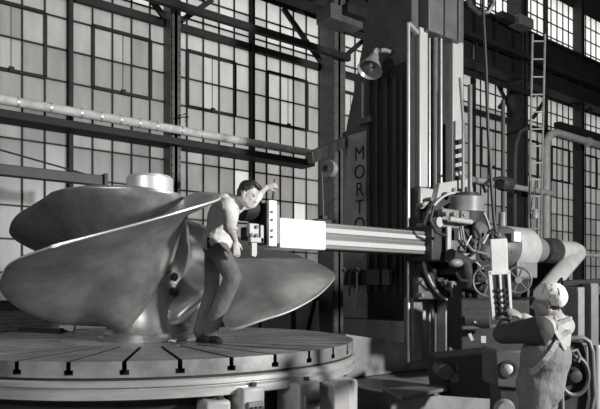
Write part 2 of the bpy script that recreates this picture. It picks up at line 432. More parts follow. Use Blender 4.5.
# rounded machine foot at right of table
c = onD(336, 0, 5.8)
tag(MB().lathe([(0, 0), (.2, 0), (.2, .8), (.18, .82), (0, .8)], (c.x, c.y, 0), (0, 0, 1), 8).build('table_pillar', 'machine_light', None, .01), 'pale faceted pillar below the right rim of the round table', 'pillar')

# ================================================================ PROPELLER
def lerp_tab(tab, x):
    if x <= tab[0][0]: return tab[0][1]
    for (a, p), (b, q) in zip(tab, tab[1:]):
        if x <= b:
            s = (x-a)/(b-a); return p+(q-p)*s
    return tab[-1][1]
def smooth_tab(tab, x):
    # Catmull-Rom through the table
    n = len(tab)
    if x <= tab[0][0]: return tab[0][1]
    if x >= tab[-1][0]: return tab[-1][1]
    for i in range(n-1):
        if x <= tab[i+1][0]:
            x0, y0 = tab[max(i-1, 0)]; x1, y1 = tab[i]; x2, y2 = tab[i+1]; x3, y3 = tab[min(i+2, n-1)]
            h = x2-x1; s = (x-x1)/h
            m1 = (y2-y0)/(x2-x0)*h if x2 != x0 else 0; m2 = (y3-y1)/(x3-x1)*h if x3 != x1 else 0
            return (2*s**3-3*s**2+1)*y1+(s**3-2*s**2+s)*m1+(-2*s**3+3*s**2)*y2+(s**3-s**2)*m2
HX, HY = TX, TY
pr = thing('ship_propeller', 'large three-bladed bronze ship propeller lying flat on the round table', 'propeller', (HX, HY, TZ))
hub = MB().lathe([(0, TZ+.03), (.5, TZ+.03), (.5, TZ+.07), (.43, TZ+.08), (.39, 1.25), (.37, 1.45), (.40, 1.75), (.46, 2.05), (.42, 2.35), (.34, 2.55), (.27, 2.66), (0, 2.66)], (HX, HY, 0), (0, 0, 1), 48)
hub.build('hub', 'bronze', pr, sharp=35)
MB().lathe([(0, TZ), (.56, TZ), (.56, TZ+.03), (0, TZ+.03)], (HX, HY, 0), (0, 0, 1), 48).build('mounting_ring', 'bronze', pr)
MB().lathe([(.12, 2.66), (.245, 2.66), (.255, 2.7), (.255, 2.87), (.23, 2.9), (.13, 2.9), (.12, 2.86), (.12, 2.66)], (HX, HY, 0), (0, 0, 1), 40).build('hub_cap', 'bronze_edge', pr, sharp=35)
RM = 2.06
ZT = [(-60, 1.16), (-45, 1.25), (-25, 1.48), (0, 1.78), (20, 1.96), (40, 2.16), (62, 2.42), (75, 2.62), (90, 2.78), (100, 2.86)]
def blade(phi0, low, up, zt=ZT, name='blade', rtip=RM, droop=None, edge='bronze_edge', thick=.1, lip=None):
    # low / up: tables radius -> angle (deg) of lower and upper edge
    NR, NP = 40, 44; p0 = math.radians(phi0); rr = [.3+(rtip-.3)*(1-(1-i/NR)**1.7) for i in range(NR+1)]
    P = []; Q = []
    for r in rr:
        a, b = smooth_tab(low, r), smooth_tab(up, r)
        row = []; row2 = []
        for j in range(NP+1):
            s = j/NP; ps = a+(b-a)*s; z = smooth_tab(zt, ps); an = p0+math.radians(ps)
            p = V((HX, HY, 0))+V((FX, FY, 0))*r*math.sin(an)+V((RX, RY, 0))*r*math.cos(an)
            if droop:
                D, a0, a1, b0, b1, rw = droop
                ss = lambda x: (lambda c: c*c*(3-2*c))(max(0., min(1., x)))
                if rw: wt = ss(1-(r-.36)/rw)
                else:
                    rl = lerp_tab(lip, ps); wt = max(0., (rl-r)/(rl-.36))
                z -= D*ss((ps-a0)/(a1-a0))*(1-ss((ps-b0)/(b1-b0)))*wt
            p.z = z
            th = (.013+thick*max(0, 1-r/rtip)**1.2)*min(1, .35+2.2*math.sqrt(max(0., s*(1-s))))
            row.append(p); row2.append(th)
        P.append(row); Q.append(row2)
    n = len(rr); m = NP+1; up_ = []; dn = []
    for i in range(n):
        for j in range(m):
            a = P[min(i+1, n-1)][j]-P[max(i-1, 0)][j]; b = P[i][min(j+1, m-1)]-P[i][max(j-1, 0)]
            nn = a.cross(b)
            nn = nn.normalized() if nn.length > 1e-9 else V((0, 0, 1))
            if nn.z < 0: nn = -nn
            up_.append(P[i][j]+nn*Q[i][j]); dn.append(P[i][j]-nn*Q[i][j])
    N = n*m; fs = []
    mb = MB()
    for i in range(n-1):
        for j in range(m-1):
            a = i*m+j; fs += [(a, a+1, a+m+1, a+m), (N+a, N+a+m, N+a+m+1, N+a+1)]
    ed = []
    ring = [i*m for i in range(n)]+[(n-1)*m+j for j in range(1, m)]+[i*m+m-1 for i in range(n-2, -1, -1)]
    for a, b in zip(ring, ring[1:]): ed.append((a, b, N+b, N+a))
    o = len(mb.v); mb.add(up_+dn, fs); mb.cur = 1
    for f in ed: mb.f.append(list(f)); mb.mi.append(1)
    return mb.build(name, ['bronze', edge], pr, sharp=50)
LOW_C = [(.3, -42), (.5, -40), (.64, -26), (.85, -15), (1.0, -27), (1.1, -36), (1.25, -41), (1.43, -43), (1.6, -36), (1.79, -29), (1.92, -18), (2.0, -8), (2.06, 0)]
LOW_B = [(.3, -42), (.58, -43), (.93, -40), (1.23, -31), (1.51, -18), (1.64, -11), (1.8, 0), (2.0, 12), (2.06, 22)]
UP = [(.3, 88), (.7, 82), (1.0, 77), (1.4, 70), (1.75, 62), (1.9, 54), (2.0, 42), (2.06, 24)]
UP_C = [(.3, 70), (.7, 66), (1.2, 60), (1.7, 48), (1.9, 36), (2.0, 22), (2.06, 4)]
blade(0, LOW_C, UP_C)
UP_B = [(.3, 96), (.6, 93), (.9, 88), (1.1, 80), (1.4, 71), (1.75, 62), (1.9, 54), (2.0, 42), (2.06, 24)]
UP_A = [(.3, 207), (.6, 206), (.76, 202), (.86, 165), (.95, 124), (1.05, 102), (1.2, 86), (1.4, 75), (1.68, 62), (1.88, 53), (2.0, 42), (2.06, 24)]
LIP_A = [(62, 1.68), (75, 1.4), (86, 1.2), (102, 1.05), (124, .95), (165, .86), (202, .78), (215, .76)]
blade(240, LOW_B, UP_B, droop=(.5, -45, 5, 50, 95, .5), zt=ZT[:7]+[(75, 2.56), (90, 2.60), (100, 2.62)])
LOW_A = [(.3, -48), (.6, -50), (1.0, -50), (1.43, -43), (1.6, -36), (1.79, -29), (1.92, -18), (2.0, -8), (2.06, 0)]
blade(110, LOW_A, UP_A, thick=.03, lip=LIP_A, droop=(.8, 35, 100, 400, 500, 0), zt=ZT[:6]+[(62, 2.38), (74, 2.48), (87, 2.56), (110, 2.66), (150, 2.66), (206, 2.62)], edge='bronze')
# bolts and lifting eye on hub side
a = math.radians(306); u = V((FX, FY, 0))*math.sin(a)+V((RX, RY, 0))*math.cos(a)
c = V((HX, HY, 1.86))+u*.40
eb = MB().tube(arc(c, .05, V((-u.y, u.x, 0)), V((0, 0, 1)), 0, 2*PI, 18)[:-1], .018, 8, True); eb.build('eye_bolt', 'machine_mid', pr)
for dz in (-.16, .0):
    a = math.radians(322); u = V((FX, FY, 0))*math.sin(a)+V((RX, RY, 0))*math.cos(a); c = V((HX, HY, 1.78+dz))+u*.34
    MB().cyl(c, c+u*.08, .05, n=6).build('hub_bolt', 'machine_dark', pr)
# small white rag on table
c = onZ(66, 332, TZ); rg = MB()
tag(rg.prism([c+V((-.1, -.02, .002)), c+V((.08, -.05, .002)), c+V((.13, .03, .002)), c+V((.02, .07, .002)), c+V((-.08, .05, .002))], (.01, .0, .085)).build('rag', 'paper', None, .015), 'small white rag lying on the table beneath the left blade', 'rag')
# low wooden packing under it
a, b = onZ(20, 331, TZ), onZ(62, 333, TZ)
tag(MB().bar(a+V((0, 0, .03)), b+V((0, 0, .03)), .08, .055).build('packing_bar', 'steel_dark', None, .005), 'dark packing bar lying on the table left of the white rag', 'bar')
# ================================================================ PLANER COLUMN
YF, XL = 6.4, 7.15
pc = thing('planer_column', 'tall grey machine column with lettered side panel and bright front ways', 'machine column', (7.7, 7.1, 0))
zb = .5
side = [onX(412, -110, XL), onX(369, -110, XL), onX(368, 8, XL), onX(363, 40, XL), onX(355, 85, XL), onX(347, 122, XL), onX(343, 150, XL), onX(343, 325, XL)]
side[0].y = YF
poly = [(XL, p.y, p.z) for p in side]; yb_ = poly[-1][1]
poly.append((XL, yb_, zb)); poly.append((XL, YF, zb))
xr = onY(464, 100, YF).x
body = MB().prism(poly, (xr-XL, 0, 0)); body.build('column_body', 'column_paint', pc, .015)
# ribs / recessed grooves on the left face
rb = MB()
for a, b in ((368, 371), (376, 379), (385, 389), (394, 398), (401, 404)):
    p, q = onX(a, 95, XL), onX(b, 300, XL); rb.box(XL-.035, XL+.01, p.y, q.y, q.z+.1, p.z+.25)
rb.build('side_rib', 'machine_dark', pc, .006)
p, q = onX(369, 94, XL), onX(405, 320, XL)
MB().box(XL-.012, XL, p.y, YF+.05, q.z, p.z+.3).build('groove_panel', 'steel_black', pc)
# lettered plate
p, q = onX(352, 142, XL), onX(367, 262, XL)
ym = (p.y+q.y)/2; hw = abs(p.y-q.y)/2
pts = [(XL-.03, ym+hw, p.z), (XL-.03, ym-hw, p.z)]
pts += [(XL-.03, ym-hw*math.cos(a), q.z+hw-hw*math.sin(a)) for a in [PI*i/12 for i in range(13)]]
plate = MB().prism(pts, (.03, 0, 0)).build('letter_plate', 'sign_plate', pc, .008)
MB().box(XL-.012, XL, YF+.9, yb_-.04, 1.75, p.z+.12).build('side_panel', 'machine_panel', pc)
MB().box(XL-.012, XL, YF+.02, yb_-.02, .55, onX(380, 319, XL).z-.02).build('lower_panel', 'panel_light', pc, .004)
MB().box(XL-.012, XL, YF+.95, yb_-.02, onX(380, 319, XL).z, 1.72).build('lower_panel', 'panel_light', pc, .004)
zl = [(154, 'M'), (172.5, 'O'), (190, 'R'), (207.5, 'T'), (225, 'O'), (242.5, 'N')]
def text_mesh(s, size, loc, ax, ay, name, m, parent, weight=.01, ext=.004):
    cu = bpy.data.curves.new('t', 'FONT'); cu.body = s; cu.size = size; cu.extrude = ext; cu.offset = weight; cu.align_x = 'CENTER'; cu.align_y = 'CENTER'
    o = bpy.data.objects.new('t', cu); C.objects.link(o); bpy.context.view_layer.update()
    me = bpy.data.meshes.new_from_object(o.evaluated_get(bpy.context.evaluated_depsgraph_get())); bpy.data.objects.remove(o)
    ax, ay = V(ax), V(ay); az = ax.cross(ay); off = V((0, 0, 0)); p_ = parent
    while p_ is not None: off += V(p_.location); p_ = p_.parent
    for v in me.vertices: v.co = V(loc)+ax*v.co.x+ay*v.co.y+az*v.co.z-off
    me.materials.clear(); me.materials.append(M[m])
    o = bpy.data.objects.new(name, me); C.objects.link(o); o.parent = parent; return o
for py, ch in zl:
    c = onX(359.5, py, XL-.035)
    text_mesh(ch, .33, (XL-.034, c.y, c.z), (0, -1, 0), (0, 0, 1), 'letter', 'letter_paint', plate, .0)
# small handle plate at side top
p = onX(361, 83, XL)
MB().tube([onX(363, 83, XL-.04), onX(363, 118, XL-.04)], .02, 8).build('grab_rail', 'bright_steel', pc)
MB().box(XL-.1, XL, onX(362, 120, XL).y, onX(374, 120, XL).y, onX(370, 120, XL).z-.06, onX(370, 120, XL).z+.04).build('side_bracket', 'machine_grey', pc, .01)
c = onX(388, 66, XL); MB().cyl((XL-.02, c.y, c.z), (XL+.01, c.y, c.z), .12, n=20).build('side_port', 'steel_black', pc)
# front ways
def way(pa, pb, ptop, name, m, yo=.1, z0=.62):
    a, b = onY(pa, 0, YF-yo), onY(pb, 0, YF-yo); zt = onY((pa+pb)/2, ptop, YF-yo).z
    return MB().box(a.x, b.x, YF-yo, YF, z0, zt).build(name, m, pc, .012)
way(420, 428, 28, 'front_way', 'way_steel'); way(453, 463.5, 41, 'front_way', 'way_steel')
a, b = onY(428, 40, YF-.02), onY(453, 40, YF-.02)
MB().box(a.x, b.x, YF-.012, YF, .62, onY(436, 33, YF).z).build('way_recess', 'steel_black', pc)
a, b = onY(411, 40, YF-.02), onY(419, 40, YF-.02)
MB().box(a.x, b.x, YF-.012, YF, .62, onY(415, 27, YF).z).build('way_recess', 'steel_black', pc)
for px, r, m in ((430.5, .018, 'bright_steel'), (436, .045, 'machine_grey'), (442, .022, 'bright_steel')):
    a = onY(px, 38, YF-.1); MB().cyl((a.x, YF-.08, .62), (a.x, YF-.08, a.z), r, n=14).build('lead_screw', m, pc)
MB().box(onY(429, 0, YF-.2).x, onY(462, 0, YF-.2).x, YF-.2, YF, onY(440, 34, YF-.2).z, onY(440, 34, YF-.2).z+1.9).build('head_plate', 'machine_grey', pc, .015)
cc = MB()
for px in (444.5, 458):
    a = onY(px, 0, YF-.21); cc.box(a.x-.012, a.x+.012, YF-.215, YF-.2, onY(440, 34, YF-.2).z, onY(440, 34, YF-.2).z+1.9)
cc.build('head_seam', 'machine_dark', pc)
# guide rod in front of the left edge
a = onY(408.5, 24, YF-.25); b = onY(424, 27, YF-.25)
MB().tube([(a.x, a.y, .6), (a.x, a.y, a.z)], .024, 10).build('guide_rod', 'bright_steel', pc)
MB().bar(a, (b.x, YF-.12, a.z), .05, .06).build('rod_bracket', 'bright_steel', pc)
# plinth, lower left of the column
pl = thing('column_plinth', 'dark sloping iron plinth at the foot of the planer column', 'plinth', (6.9, 6.6, .46))
pts = [onY(346, 334, 6.15), onY(417, 345, 6.15), onY(424, 351, 6.15), onY(437, 380, 6.15), onY(346, 366, 6.15)]
for q_ in pts[3:]: q_.z = .46
MB().prism(pts, (0, .24, 0)).build('plinth_plate', 'machine_mid', pl, .015)
# machine bed (raised platform)
bd = thing('machine_bed', 'low dark iron bed plate below the planer column and saddle', 'machine bed', (7, 6, 0))
x0 = onZ(352, 400, .45).x
MB().box(5.35, 12.2, 5.1, 9.0, 0, .45).build('bed_plate', 'machine_mid', bd, .03)
MB().box(7.2, 12.4, 5.3, 6.28, .45, .6).build('bed_rail', 'machine_grey', bd, .02)
MB().box(5.35, 7.0, 5.06, 5.12, .33, .45).build('bed_edge', 'machine_grey', bd, .01)
a, b = onD(383, 0, 6.6), onD(448, 0, 6.7)
tag(MB().prism([onZ(382, 392, .5), onZ(446, 387, .5), onZ(448, 391, .5), onZ(400, 401, .5)], (0, 0, .04)).build('cover_plate', 'machine_grey', None, .01), 'loose iron cover plate lying at the edge of the bed', 'plate')

# ================================================================ RAM
YA = 5.6
za0, za1 = onY(326, 249, YA).z, onY(326, 222.5, YA).z
zc_ = (za0+za1)/2; hz = (za1-za0)/2
ram = thing('planer_ram', 'long horizontal ram with white end block and pale stripes reaching to the propeller', 'ram', (5.5, YA, zc_))
xa, xb, xc = onY(280, 230, YA).x, onY(326, 230, YA).x, onY(452, 240, YA).x
MB().box(xa, xb, YA, YA+.34, zc_-hz-.012, zc_+hz+.012).build('end_block', 'ram_white', ram, .012)
MB().box(xb, xc, YA+.02, YA+.33, zc_-hz, zc_+hz).build('ram_bar', 'ram_grey', ram, .01)
for s in (.42, -.5):
    MB().box(xb, xc-.4, YA+.005, YA+.03, zc_+hz*(s-.19), zc_+hz*(s+.19)).build('ram_stripe', 'ram_stripe', ram, .004)
rd = MB()
for i in range(7):
    z = zc_-hz+2*hz*(i+.5)/7; rd.box(xb, xc, YA+.012, YA+.022, z-.006, z+.006)
rd.build('ridge', 'machine_mid', ram)
# tool head on the end of the ram
th = thing('tool_carriage', 'pale bolted tool head with cutter at the tip of the ram', 'tool head', (xa-.1, YA, zc_))
yt = YA+.02
def R2(pa, qa, pb, qb, Y): 
    a, b = onY(pa, qa, Y), onY(pb, qb, Y); return a, b
a, b = R2(268, 200, 276, 246.5, yt-.09)
MB().box(a.x, b.x, yt-.11, yt-.06, b.z, a.z).build('clapper_plate', 'ram_white', th, .008)
for py in (212, 220, 230.5, 237):
    c = onY(271.5, py, yt-.11); MB().cyl((c.x, yt-.125, c.z), (c.x, yt-.1, c.z), .016, n=10).build('bolt', 'machine_dark', th)
MB().box(a.x+.0, b.x-.01, yt-.06, yt+.3, b.z+.03, a.z-.02).build('head_slide', 'steel_black', th, .012)  # shade behind the plate put into the slide's black colour
a2, b2 = R2(277, 204, 281, 244, yt-.02)
MB().box(b.x-.01, xa, yt-.02, yt+.3, b2.z, a2.z).build('head_flange', 'machine_mid', th, .01)
MB().cyl((a.x-.2, yt+.14, onY(262, 208, yt).z), (a.x, yt+.14, onY(262, 208, yt).z), .14, n=28).build('swivel_drum', 'steel_black', th, .01)
a, b = R2(249, 223, 264, 243, yt-.1)
tp = MB().box(a.x, b.x-.07, yt-.11, yt-.05, b.z+.06, a.z).box(a.x+.02, b.x, yt-.1, yt-.05, b.z, b.z+.06).box(b.x-.045, b.x, yt-.1, yt-.05, b.z, a.z-.01)
tp.build('tool_post', 'machine_light', th, .008)
MB().box(a.x+.02, b.x+.04, yt-.05, yt+.1, b.z+.03, a.z-.03).build('tool_block', 'steel_black', th, .008)
for px, py in ((256, 227), (256, 235.5), (251, 235)):
    c = onY(px, py, yt-.11); MB().cyl((c.x, yt-.13, c.z), (c.x, yt-.1, c.z), .02, n=8).build('set_screw', 'machine_dark', th)
a, b = R2(252, 240, 257, 257, yt-.08)
MB().prism([(a.x, yt-.08, a.z), (b.x, yt-.08, a.z), (b.x, yt-.08, b.z+.03), (b.x-.015, yt-.08, b.z), (a.x, yt-.08, b.z+.012)], (0, .04, 0)).build('cutter', 'machine_light', th)
# hand lever held by the worker
lb = onY(272, 200, yt-.02); lt = onY(275.5, 180.5, yt-.02)
lv = thing('hand_lever', 'short dark lever gripped by the bending worker above the tool head', 'lever', lb)
MB().tube([lb-V((0, 0, .03)), lb.lerp(lt, .6)], .012, 8).build('shaft', 'machine_dark', lv); MB().cap(lb.lerp(lt, .55), lt, .018, .022).build('grip', 'machine_mid', lv)
# small clamp with wire on the ram, pulley above
pk = onY(323.5, 219, YA+.12)
cl = thing('wire_clamp', 'small black clamp on top of the ram beneath the pulley', 'clamp', pk)
MB().box(pk.x-.12, pk.x+.1, YA+.08, YA+.2, zc_+hz, zc_+hz+.05).box(pk.x-.03, pk.x+.05, YA+.1, YA+.18, zc_+hz+.05, zc_+hz+.1).build('clamp_body', 'rubber', cl, .008)
pcn = onD(329, 169, 8.4)
pu = thing('pulley', 'grey round pulley hanging beside the lettered column', 'pulley', pcn)
nrm = V((-FX, -FY, 0))*.8+V((-RX, -RY, 0))*.6
MB().lathe([(0, -.05), (.115, -.05), (.12, -.03), (.095, 0), (.12, .03), (.115, .05), (0, .05)], pcn, nrm, 28).build('sheave', 'machine_mid', pu)
MB().cyl(pcn-nrm*.09, pcn+nrm*.09, .045, n=16).build('hub', 'machine_dark', pu)
MB().bar(pcn+V((.05, .05, .04)), pcn+V((.12, .12, .35)), .06, .1).build('hanger', 'machine_dark', pu)
tag(MB().tube([pcn+V((-.07, .06, -.05)), pk+V((.0, 0, .03))], .008, 6).build('counterweight_wire', 'machine_mid'), 'thin wire running from the pulley down to the ram clamp', 'wire')
# boom bracing column to the pipe end
a, b = onD(310, 158, 8.9), onD(347, 141, 10.7)
bm_ = thing('pulley_boom', 'dark slanting boom carrying the pulley left of the lettered column', 'boom', b)
MB().bar(a, b, .1, .17).build('boom_arm', 'steel_dark', bm_, .015)
MB().obox(b+V((.05, 0, 0)), (.12, 0, 0), (0, .05, 0), (0, 0, .15)).build('boom_foot', 'steel_dark', bm_, .015)

# ================================================================ SADDLE / SWIVEL HEAD
sd = thing('saddle_head', 'bulky grey saddle with swivel ring carrying the ram on the column', 'machine saddle', (7.9, 6.0, 2.2))
YS = 6.0
def bx2(pa, qa, pb, qb, Y, dep, name, m, par=sd, bev=.02):
    a, b = onY(pa, qa, Y), onY(pb, qb, Y)
    return MB().box(a.x, b.x, Y, Y+dep, b.z, a.z).build(name, m, par, bev)
bx2(420, 186, 458, 297, YS, .32, 'saddle_plate', 'machine_dark')
bx2(419, 277, 449, 299, YS-.12, .12, 'lower_apron', 'machine_grey')
bx2(452, 281, 483, 299, YS-.22, .2, 'lower_apron', 'machine_mid')
bx2(421, 187, 450, 212, YS-.06, .06, 'upper_apron', 'machine_light')
pts = [onY(440, 183, YS-.16), onY(472, 178, YS-.16), onY(474, 197, YS-.16), onY(452, 200, YS-.16), onY(436, 205, YS-.16)]
MB().prism(pts, (0, .12, 0)).build('head_bracket', 'machine_light', sd, .01)
# swivel ring facing the front
rc = onY(459, 248, YS-.2)
ring = MB()
R_, r_ = .8, .68
ring.lathe([(r_, 0), (R_, 0), (R_, .1), (r_, .1), (r_, 0)], rc, (0, 1, 0), 56)
ring.build('swivel_ring', 'machine_dark', sd, .008)
MB().lathe([(R_-.005, -.02), (R_+.025, -.02), (R_+.025, .02), (R_-.005, .02), (R_-.005, -.02)], rc, (0, 1, 0), 56).build('ring_lip', 'machine_light', sd)
bx2(432, 225, 470, 262, YA-.1, .5, 'ram_guide', 'machine_dark')
bx2(443, 208, 460, 229, YA-.15, .1, 'guide_cap', 'machine_mid')
bx2(444, 209, 462, 229, YA-.05, .4, 'guide_body', 'machine_dark')
bx2(462, 210, 470, 224, YA-.2, .2, 'guide_lug', 'machine_mid')
a, b = onY(449, 219, YA-.3), onY(471, 222, YA-.3); MB().cyl(a, b, .035, n=12).build('clamp_rod', 'bright_steel', sd)
bx2(448, 226, 452, 262, YA-.2, .05, 'clamp_strap', 'machine_light')
a = onY(440, 222, YA-.2); MB().cyl(a, a+V((0, .1, 0)), .07, n=16).build('clamp_nut', 'machine_light', sd)
a = onY(446, 196, YS-.2); MB().cyl(a, a+V((0, .1, 0)), .06, n=16).build('clamp_nut', 'machine_dark', sd)
# lower casting, elbow
pts = [onY(450, 255, YA-.25), onY(465, 262, YA-.25), onY(468, 284, YA-.25), onY(482, 287, YA-.25)]
MB().tube(pts, .09, 14).build('oil_elbow', 'machine_dark', sd)
a = onY(456, 263, YA-.3); MB().ell(a, (.12, 0, 0), (0, .08, 0), (0, 0, .06)).build('gear_cover', 'machine_mid', sd)
bx2(466, 235, 492, 275, YA-.1, .5, 'gearbox', 'machine_dark')
for px, py, r in ((478, 232, .15), (472, 246, .1), (484, 252, .12)):
    a = onY(px, py, YA-.1); MB().lathe([(0, -.1), (r*.7, -.1), (r, -.05), (r, 0), (0, 0)], a, (0, 1, 0), 24).build('gear_boss', 'machine_grey', sd)
bx2(497, 265, 507, 283, YA-.15, .3, 'gearbox_foot', 'machine_grey')
for x_ in (462, 469, 477): 
    a, b = onY(x_, 285, YA-.15), onY(x_+1, 300, YA-.15); MB().box(a.x, b.x+.05, YA-.15, YA, b.z, a.z).build('apron_rib', 'machine_dark', sd)
# small fittings on the saddle
def rodp(p, q, Y, rad, m, name): MB().cyl(onY(*p, Y), onY(*q, Y), rad, n=10).build(name, m, sd)
for px, py, rad in ((424, 205, .03), (424, 225, .03), (432, 199, .03), (455, 190, .035), (468, 190, .035), (423, 283, .03), (445, 283, .03), (423, 295, .03), (456, 285, .03), (479, 285, .03), (455, 214, .03), (447, 214, .03), (465, 215, .03), (468, 220, .025)):
    c = onY(px, py, YS-.24 if py > 270 else (YA-.22 if 210 <= py < 224 and px > 440 else YS-.2)); MB().cyl(c, c+V((0, .12, 0)), rad, n=6).build('hex_bolt', 'machine_mid', sd)
for pts, rad, m in (([(434, 206), (430, 220), (436, 232), (446, 236)], .022, 'rubber'), ([(474, 226), (480, 236), (478, 250), (470, 256)], .02, 'rubber'), ([(462, 226), (464, 240), (472, 250), (486, 254)], .018, 'machine_mid'), ([(455, 272), (460, 280), (472, 282), (480, 276)], .025, 'rubber')):
    MB().tube([onY(x, y, YA-.28) for x, y in pts], rad, 8).build('oil_hose', m, sd)
for p, q in (((471, 236), (465, 247)), ((483, 244), (489, 233)), ((476, 262), (484, 270))):
    rodp(p, q, YA-.3, .014, 'bright_steel', 'lever'); c = onY(*q, YA-.3); MB().ell(c, (.032, 0, 0), (0, .032, 0), (0, 0, .032)).build('lever_knob', 'rubber', sd)
bx2(459, 228, 463, 240, YA-.24, .06, 'index_plate', 'machine_light', sd, .005)
bx2(452, 240, 464, 251, YA-.2, .1, 'clamp_block', 'machine_grey', sd, .01)
bx2(464, 253, 476, 260, YA-.24, .1, 'clamp_block', 'machine_mid', sd, .01)
# lower way posts below the saddle
lp = thing('lower_ways', 'pair of bright worn guide posts under the saddle', 'guide ways', (7.7, 6.2, .45))
for pa, pb, m in ((414, 423, 'machine_mid'), (446, 458, 'way_steel')):
    a, b = onY(pa, 299, 6.1), onY(pb, 354, 6.1); MB().box(a.x, b.x, 6.1, 6.3, .6, a.z+.02).build('guide_post', m, lp, .01)
a = onY(435, 300, 6.15); MB().cyl((a.x, 6.2, .6), (a.x, 6.2, a.z), .03, n=12).build('feed_screw', 'machine_grey', lp)
# hanging chain with lugs above the saddle
c0 = onY(459, 140, 6.1); ch = thing('feed_chain', 'hanging chain of dark lugs beside the right front way', 'chain', onY(459, 183, 6.1))
MB().box(c0.x-.05, c0.x+.04, 6.12, 6.18, onY(459, 186, 6.1).z, c0.z+.3).build('chain_strip', 'machine_light', ch, .01)
for i in range(5):
    c = onY(459, 142+i*9, 6.08); MB().obox(c, (.055, 0, .015), (0, .04, 0), (-.015, 0, .035)).build('lug', 'machine_dark', ch)
lo = arc(onY(457, 178, 6.05), .07, (1, 0, 0), (0, 0, 1.6), 0, 2*PI, 16)
MB().tube(lo[:-1], .014, 6, True).build('chain_loop', 'machine_dark', ch)

# vertical motor drum
dc = onY(480, 210, 5.5)
dm = thing('motor_drum', 'round upright motor housing with pale band above the saddle', 'motor', dc)
zt, zm, zl_ = onY(480, 195, 5.5).z, onY(480, 211, 5.5).z, onY(480, 226, 5.5).z
rr = .27
MB().lathe([(0, zm), (rr, zm), (rr, zt-.02), (rr-.03, zt), (0, zt)], (dc.x, 5.75, 0), (0, 0, 1), 40).build('housing', 'machine_mid', dm)
MB().lathe([(0, zl_-.15), (.17, zl_-.15), (.2, zl_), (rr-.01, zm), (0, zm)], (dc.x, 5.75, 0), (0, 0, 1), 40).build('lower_cone', 'machine_dark', dm)
MB().lathe([(0, zt), (.2, zt), (.19, zt+.05), (.06, zt+.07), (.05, zt+.14), (0, zt+.14)], (dc.x, 5.75, 0), (0, 0, 1), 30).build('cap', 'machine_dark', dm)
a = onY(470, 130, 5.75)
MB().tube([(dc.x-.06, 5.75, zt+.05), (dc.x-.06, 5.75, a.z+.1), (dc.x-.07, 5.8, a.z+.75)], .022, 8).build('lifting_rod', 'machine_mid', dm)
# second small drum behind
a = onY(505, 184, 5.9); tag(MB().lathe([(0, -.15), (.1, -.15), (.115, -.1), (.115, .1), (.09, .15), (0, .15)], a, (1, 0, 0), 24).build('small_motor', 'machine_dark'), 'small black motor with hose loop above the pale-banded motor', 'motor')
lp_ = [onY(p_, q_, 5.85) for p_, q_ in ((486, 192), (483, 186), (490, 180), (500, 178), (507, 184), (503, 190))]
tag(MB().tube(lp_, .03, 8).build('hose_loop', 'rubber'), 'black hose looping over the small motor', 'hose')
a, b = onY(508, 212, 5.6), onY(515, 226, 5.6)
tag(MB().cyl((a.x, 5.7, b.z-.1), (a.x, 5.7, a.z), .06, n=14).build('oil_cup', 'machine_mid'), 'small upright oil cup standing behind the drive motor', 'oil cup')

# horizontal drive motor and shaft, along the ram axis
YM, ZM = 5.5, 2.27
mo = thing('drive_motor', 'large pale horizontal drive motor right of the hanging control panel', 'motor', (onY(515, 247, YM).x, YM, ZM))
xm = [onY(p_, 247, YM).x for p_ in (489, 497, 503, 508, 516, 523, 526, 538, 542)]
MB().lathe([(0, xm[0]), (.2, xm[0]), (.3, xm[1]), (.31, xm[2]), (0, xm[2])], (0, YM, ZM), (1, 0, 0), 36).build('end_bell', 'machine_grey', mo)
MB().lathe([(0, xm[2]), (.33, xm[2]), (.33, xm[5]), (0, xm[5])], (0, YM, ZM), (1, 0, 0), 40).build('stator_band', 'machine_light', mo, .012)
MB().lathe([(0, xm[5]), (.24, xm[5]), (.2, xm[7]), (.12, xm[8]), (0, xm[8])], (0, YM, ZM), (1, 0, 0), 40).build('rear_housing', 'machine_mid', mo)
a = onY(519, 236, YM-.36); MB().box(a.x-.1, a.x+.07, YM-.345, YM-.3, a.z-.08, a.z+.06).build('name_plate', 'paper', mo)
MB().box(xm[2], xm[5], YM-.25, YM+.25, ZM-.45, ZM-.2).build('motor_foot', 'machine_mid', mo, .02)
a = onY(515, 272, YM-.1); MB().cyl((a.x, YM-.1, a.z-.12), (a.x, YM-.1, a.z+.2), .07, n=16).build('conduit_box', 'machine_mid', mo)
for i in range(6):
    an = 2*PI*i/6+.3; MB().cyl((xm[1], YM+.26*math.cos(an), ZM+.26*math.sin(an)), (xm[1]-.05, YM+.26*math.cos(an), ZM+.26*math.sin(an)), .025, n=6).build('bolt', 'machine_dark', mo)
sx = [onY(p_, 247, YM).x for p_ in (542, 549, 553, 556, 577)]
cy = thing('crank_arm', 'pale tubular crank arm slanting down from the end of the drive shaft', 'crank', (sx[3], YM, ZM))
MB().cyl((xm[8], YM, ZM), (sx[1], YM, ZM), .05, n=16).build('drive_shaft', 'bright_steel', cy)
MB().lathe([(0, sx[1]-.25), (.2, sx[1]-.2), (.215, sx[1]), (.215, sx[2]), (0, sx[2])], (0, YM, ZM), (1, 0, 0), 36).build('coupling', 'machine_dark', cy)
MB().lathe([(0, sx[2]), (.19, sx[2]), (.19, sx[4]-.15), (.16, sx[4]), (0, sx[4]+.02)], (0, YM, ZM), (1, 0, 0), 36).build('crank_hub', 'machine_light', cy)
a = onY(576, 254, YM-.12); b = onY(543, 293, YM-.4)
MB().cap(a, b, .15, .13, 16, .6, (1, 0, .3)).build('crank_web', 'machine_light', cy)
m_ = a.lerp(b, .72); MB().ell(m_+V((-.02, -.1, 0)), (b-a).normalized()*.13, (0, .06, 0), V((1, 0, .8)).normalized()*.05).build('web_slot', 'steel_black', cy)
MB().cyl((sx[4], YM, ZM-.02), (sx[4]+2.6, YM, ZM-.02), .035, n=10).build('tail_rod', 'machine_mid', cy)
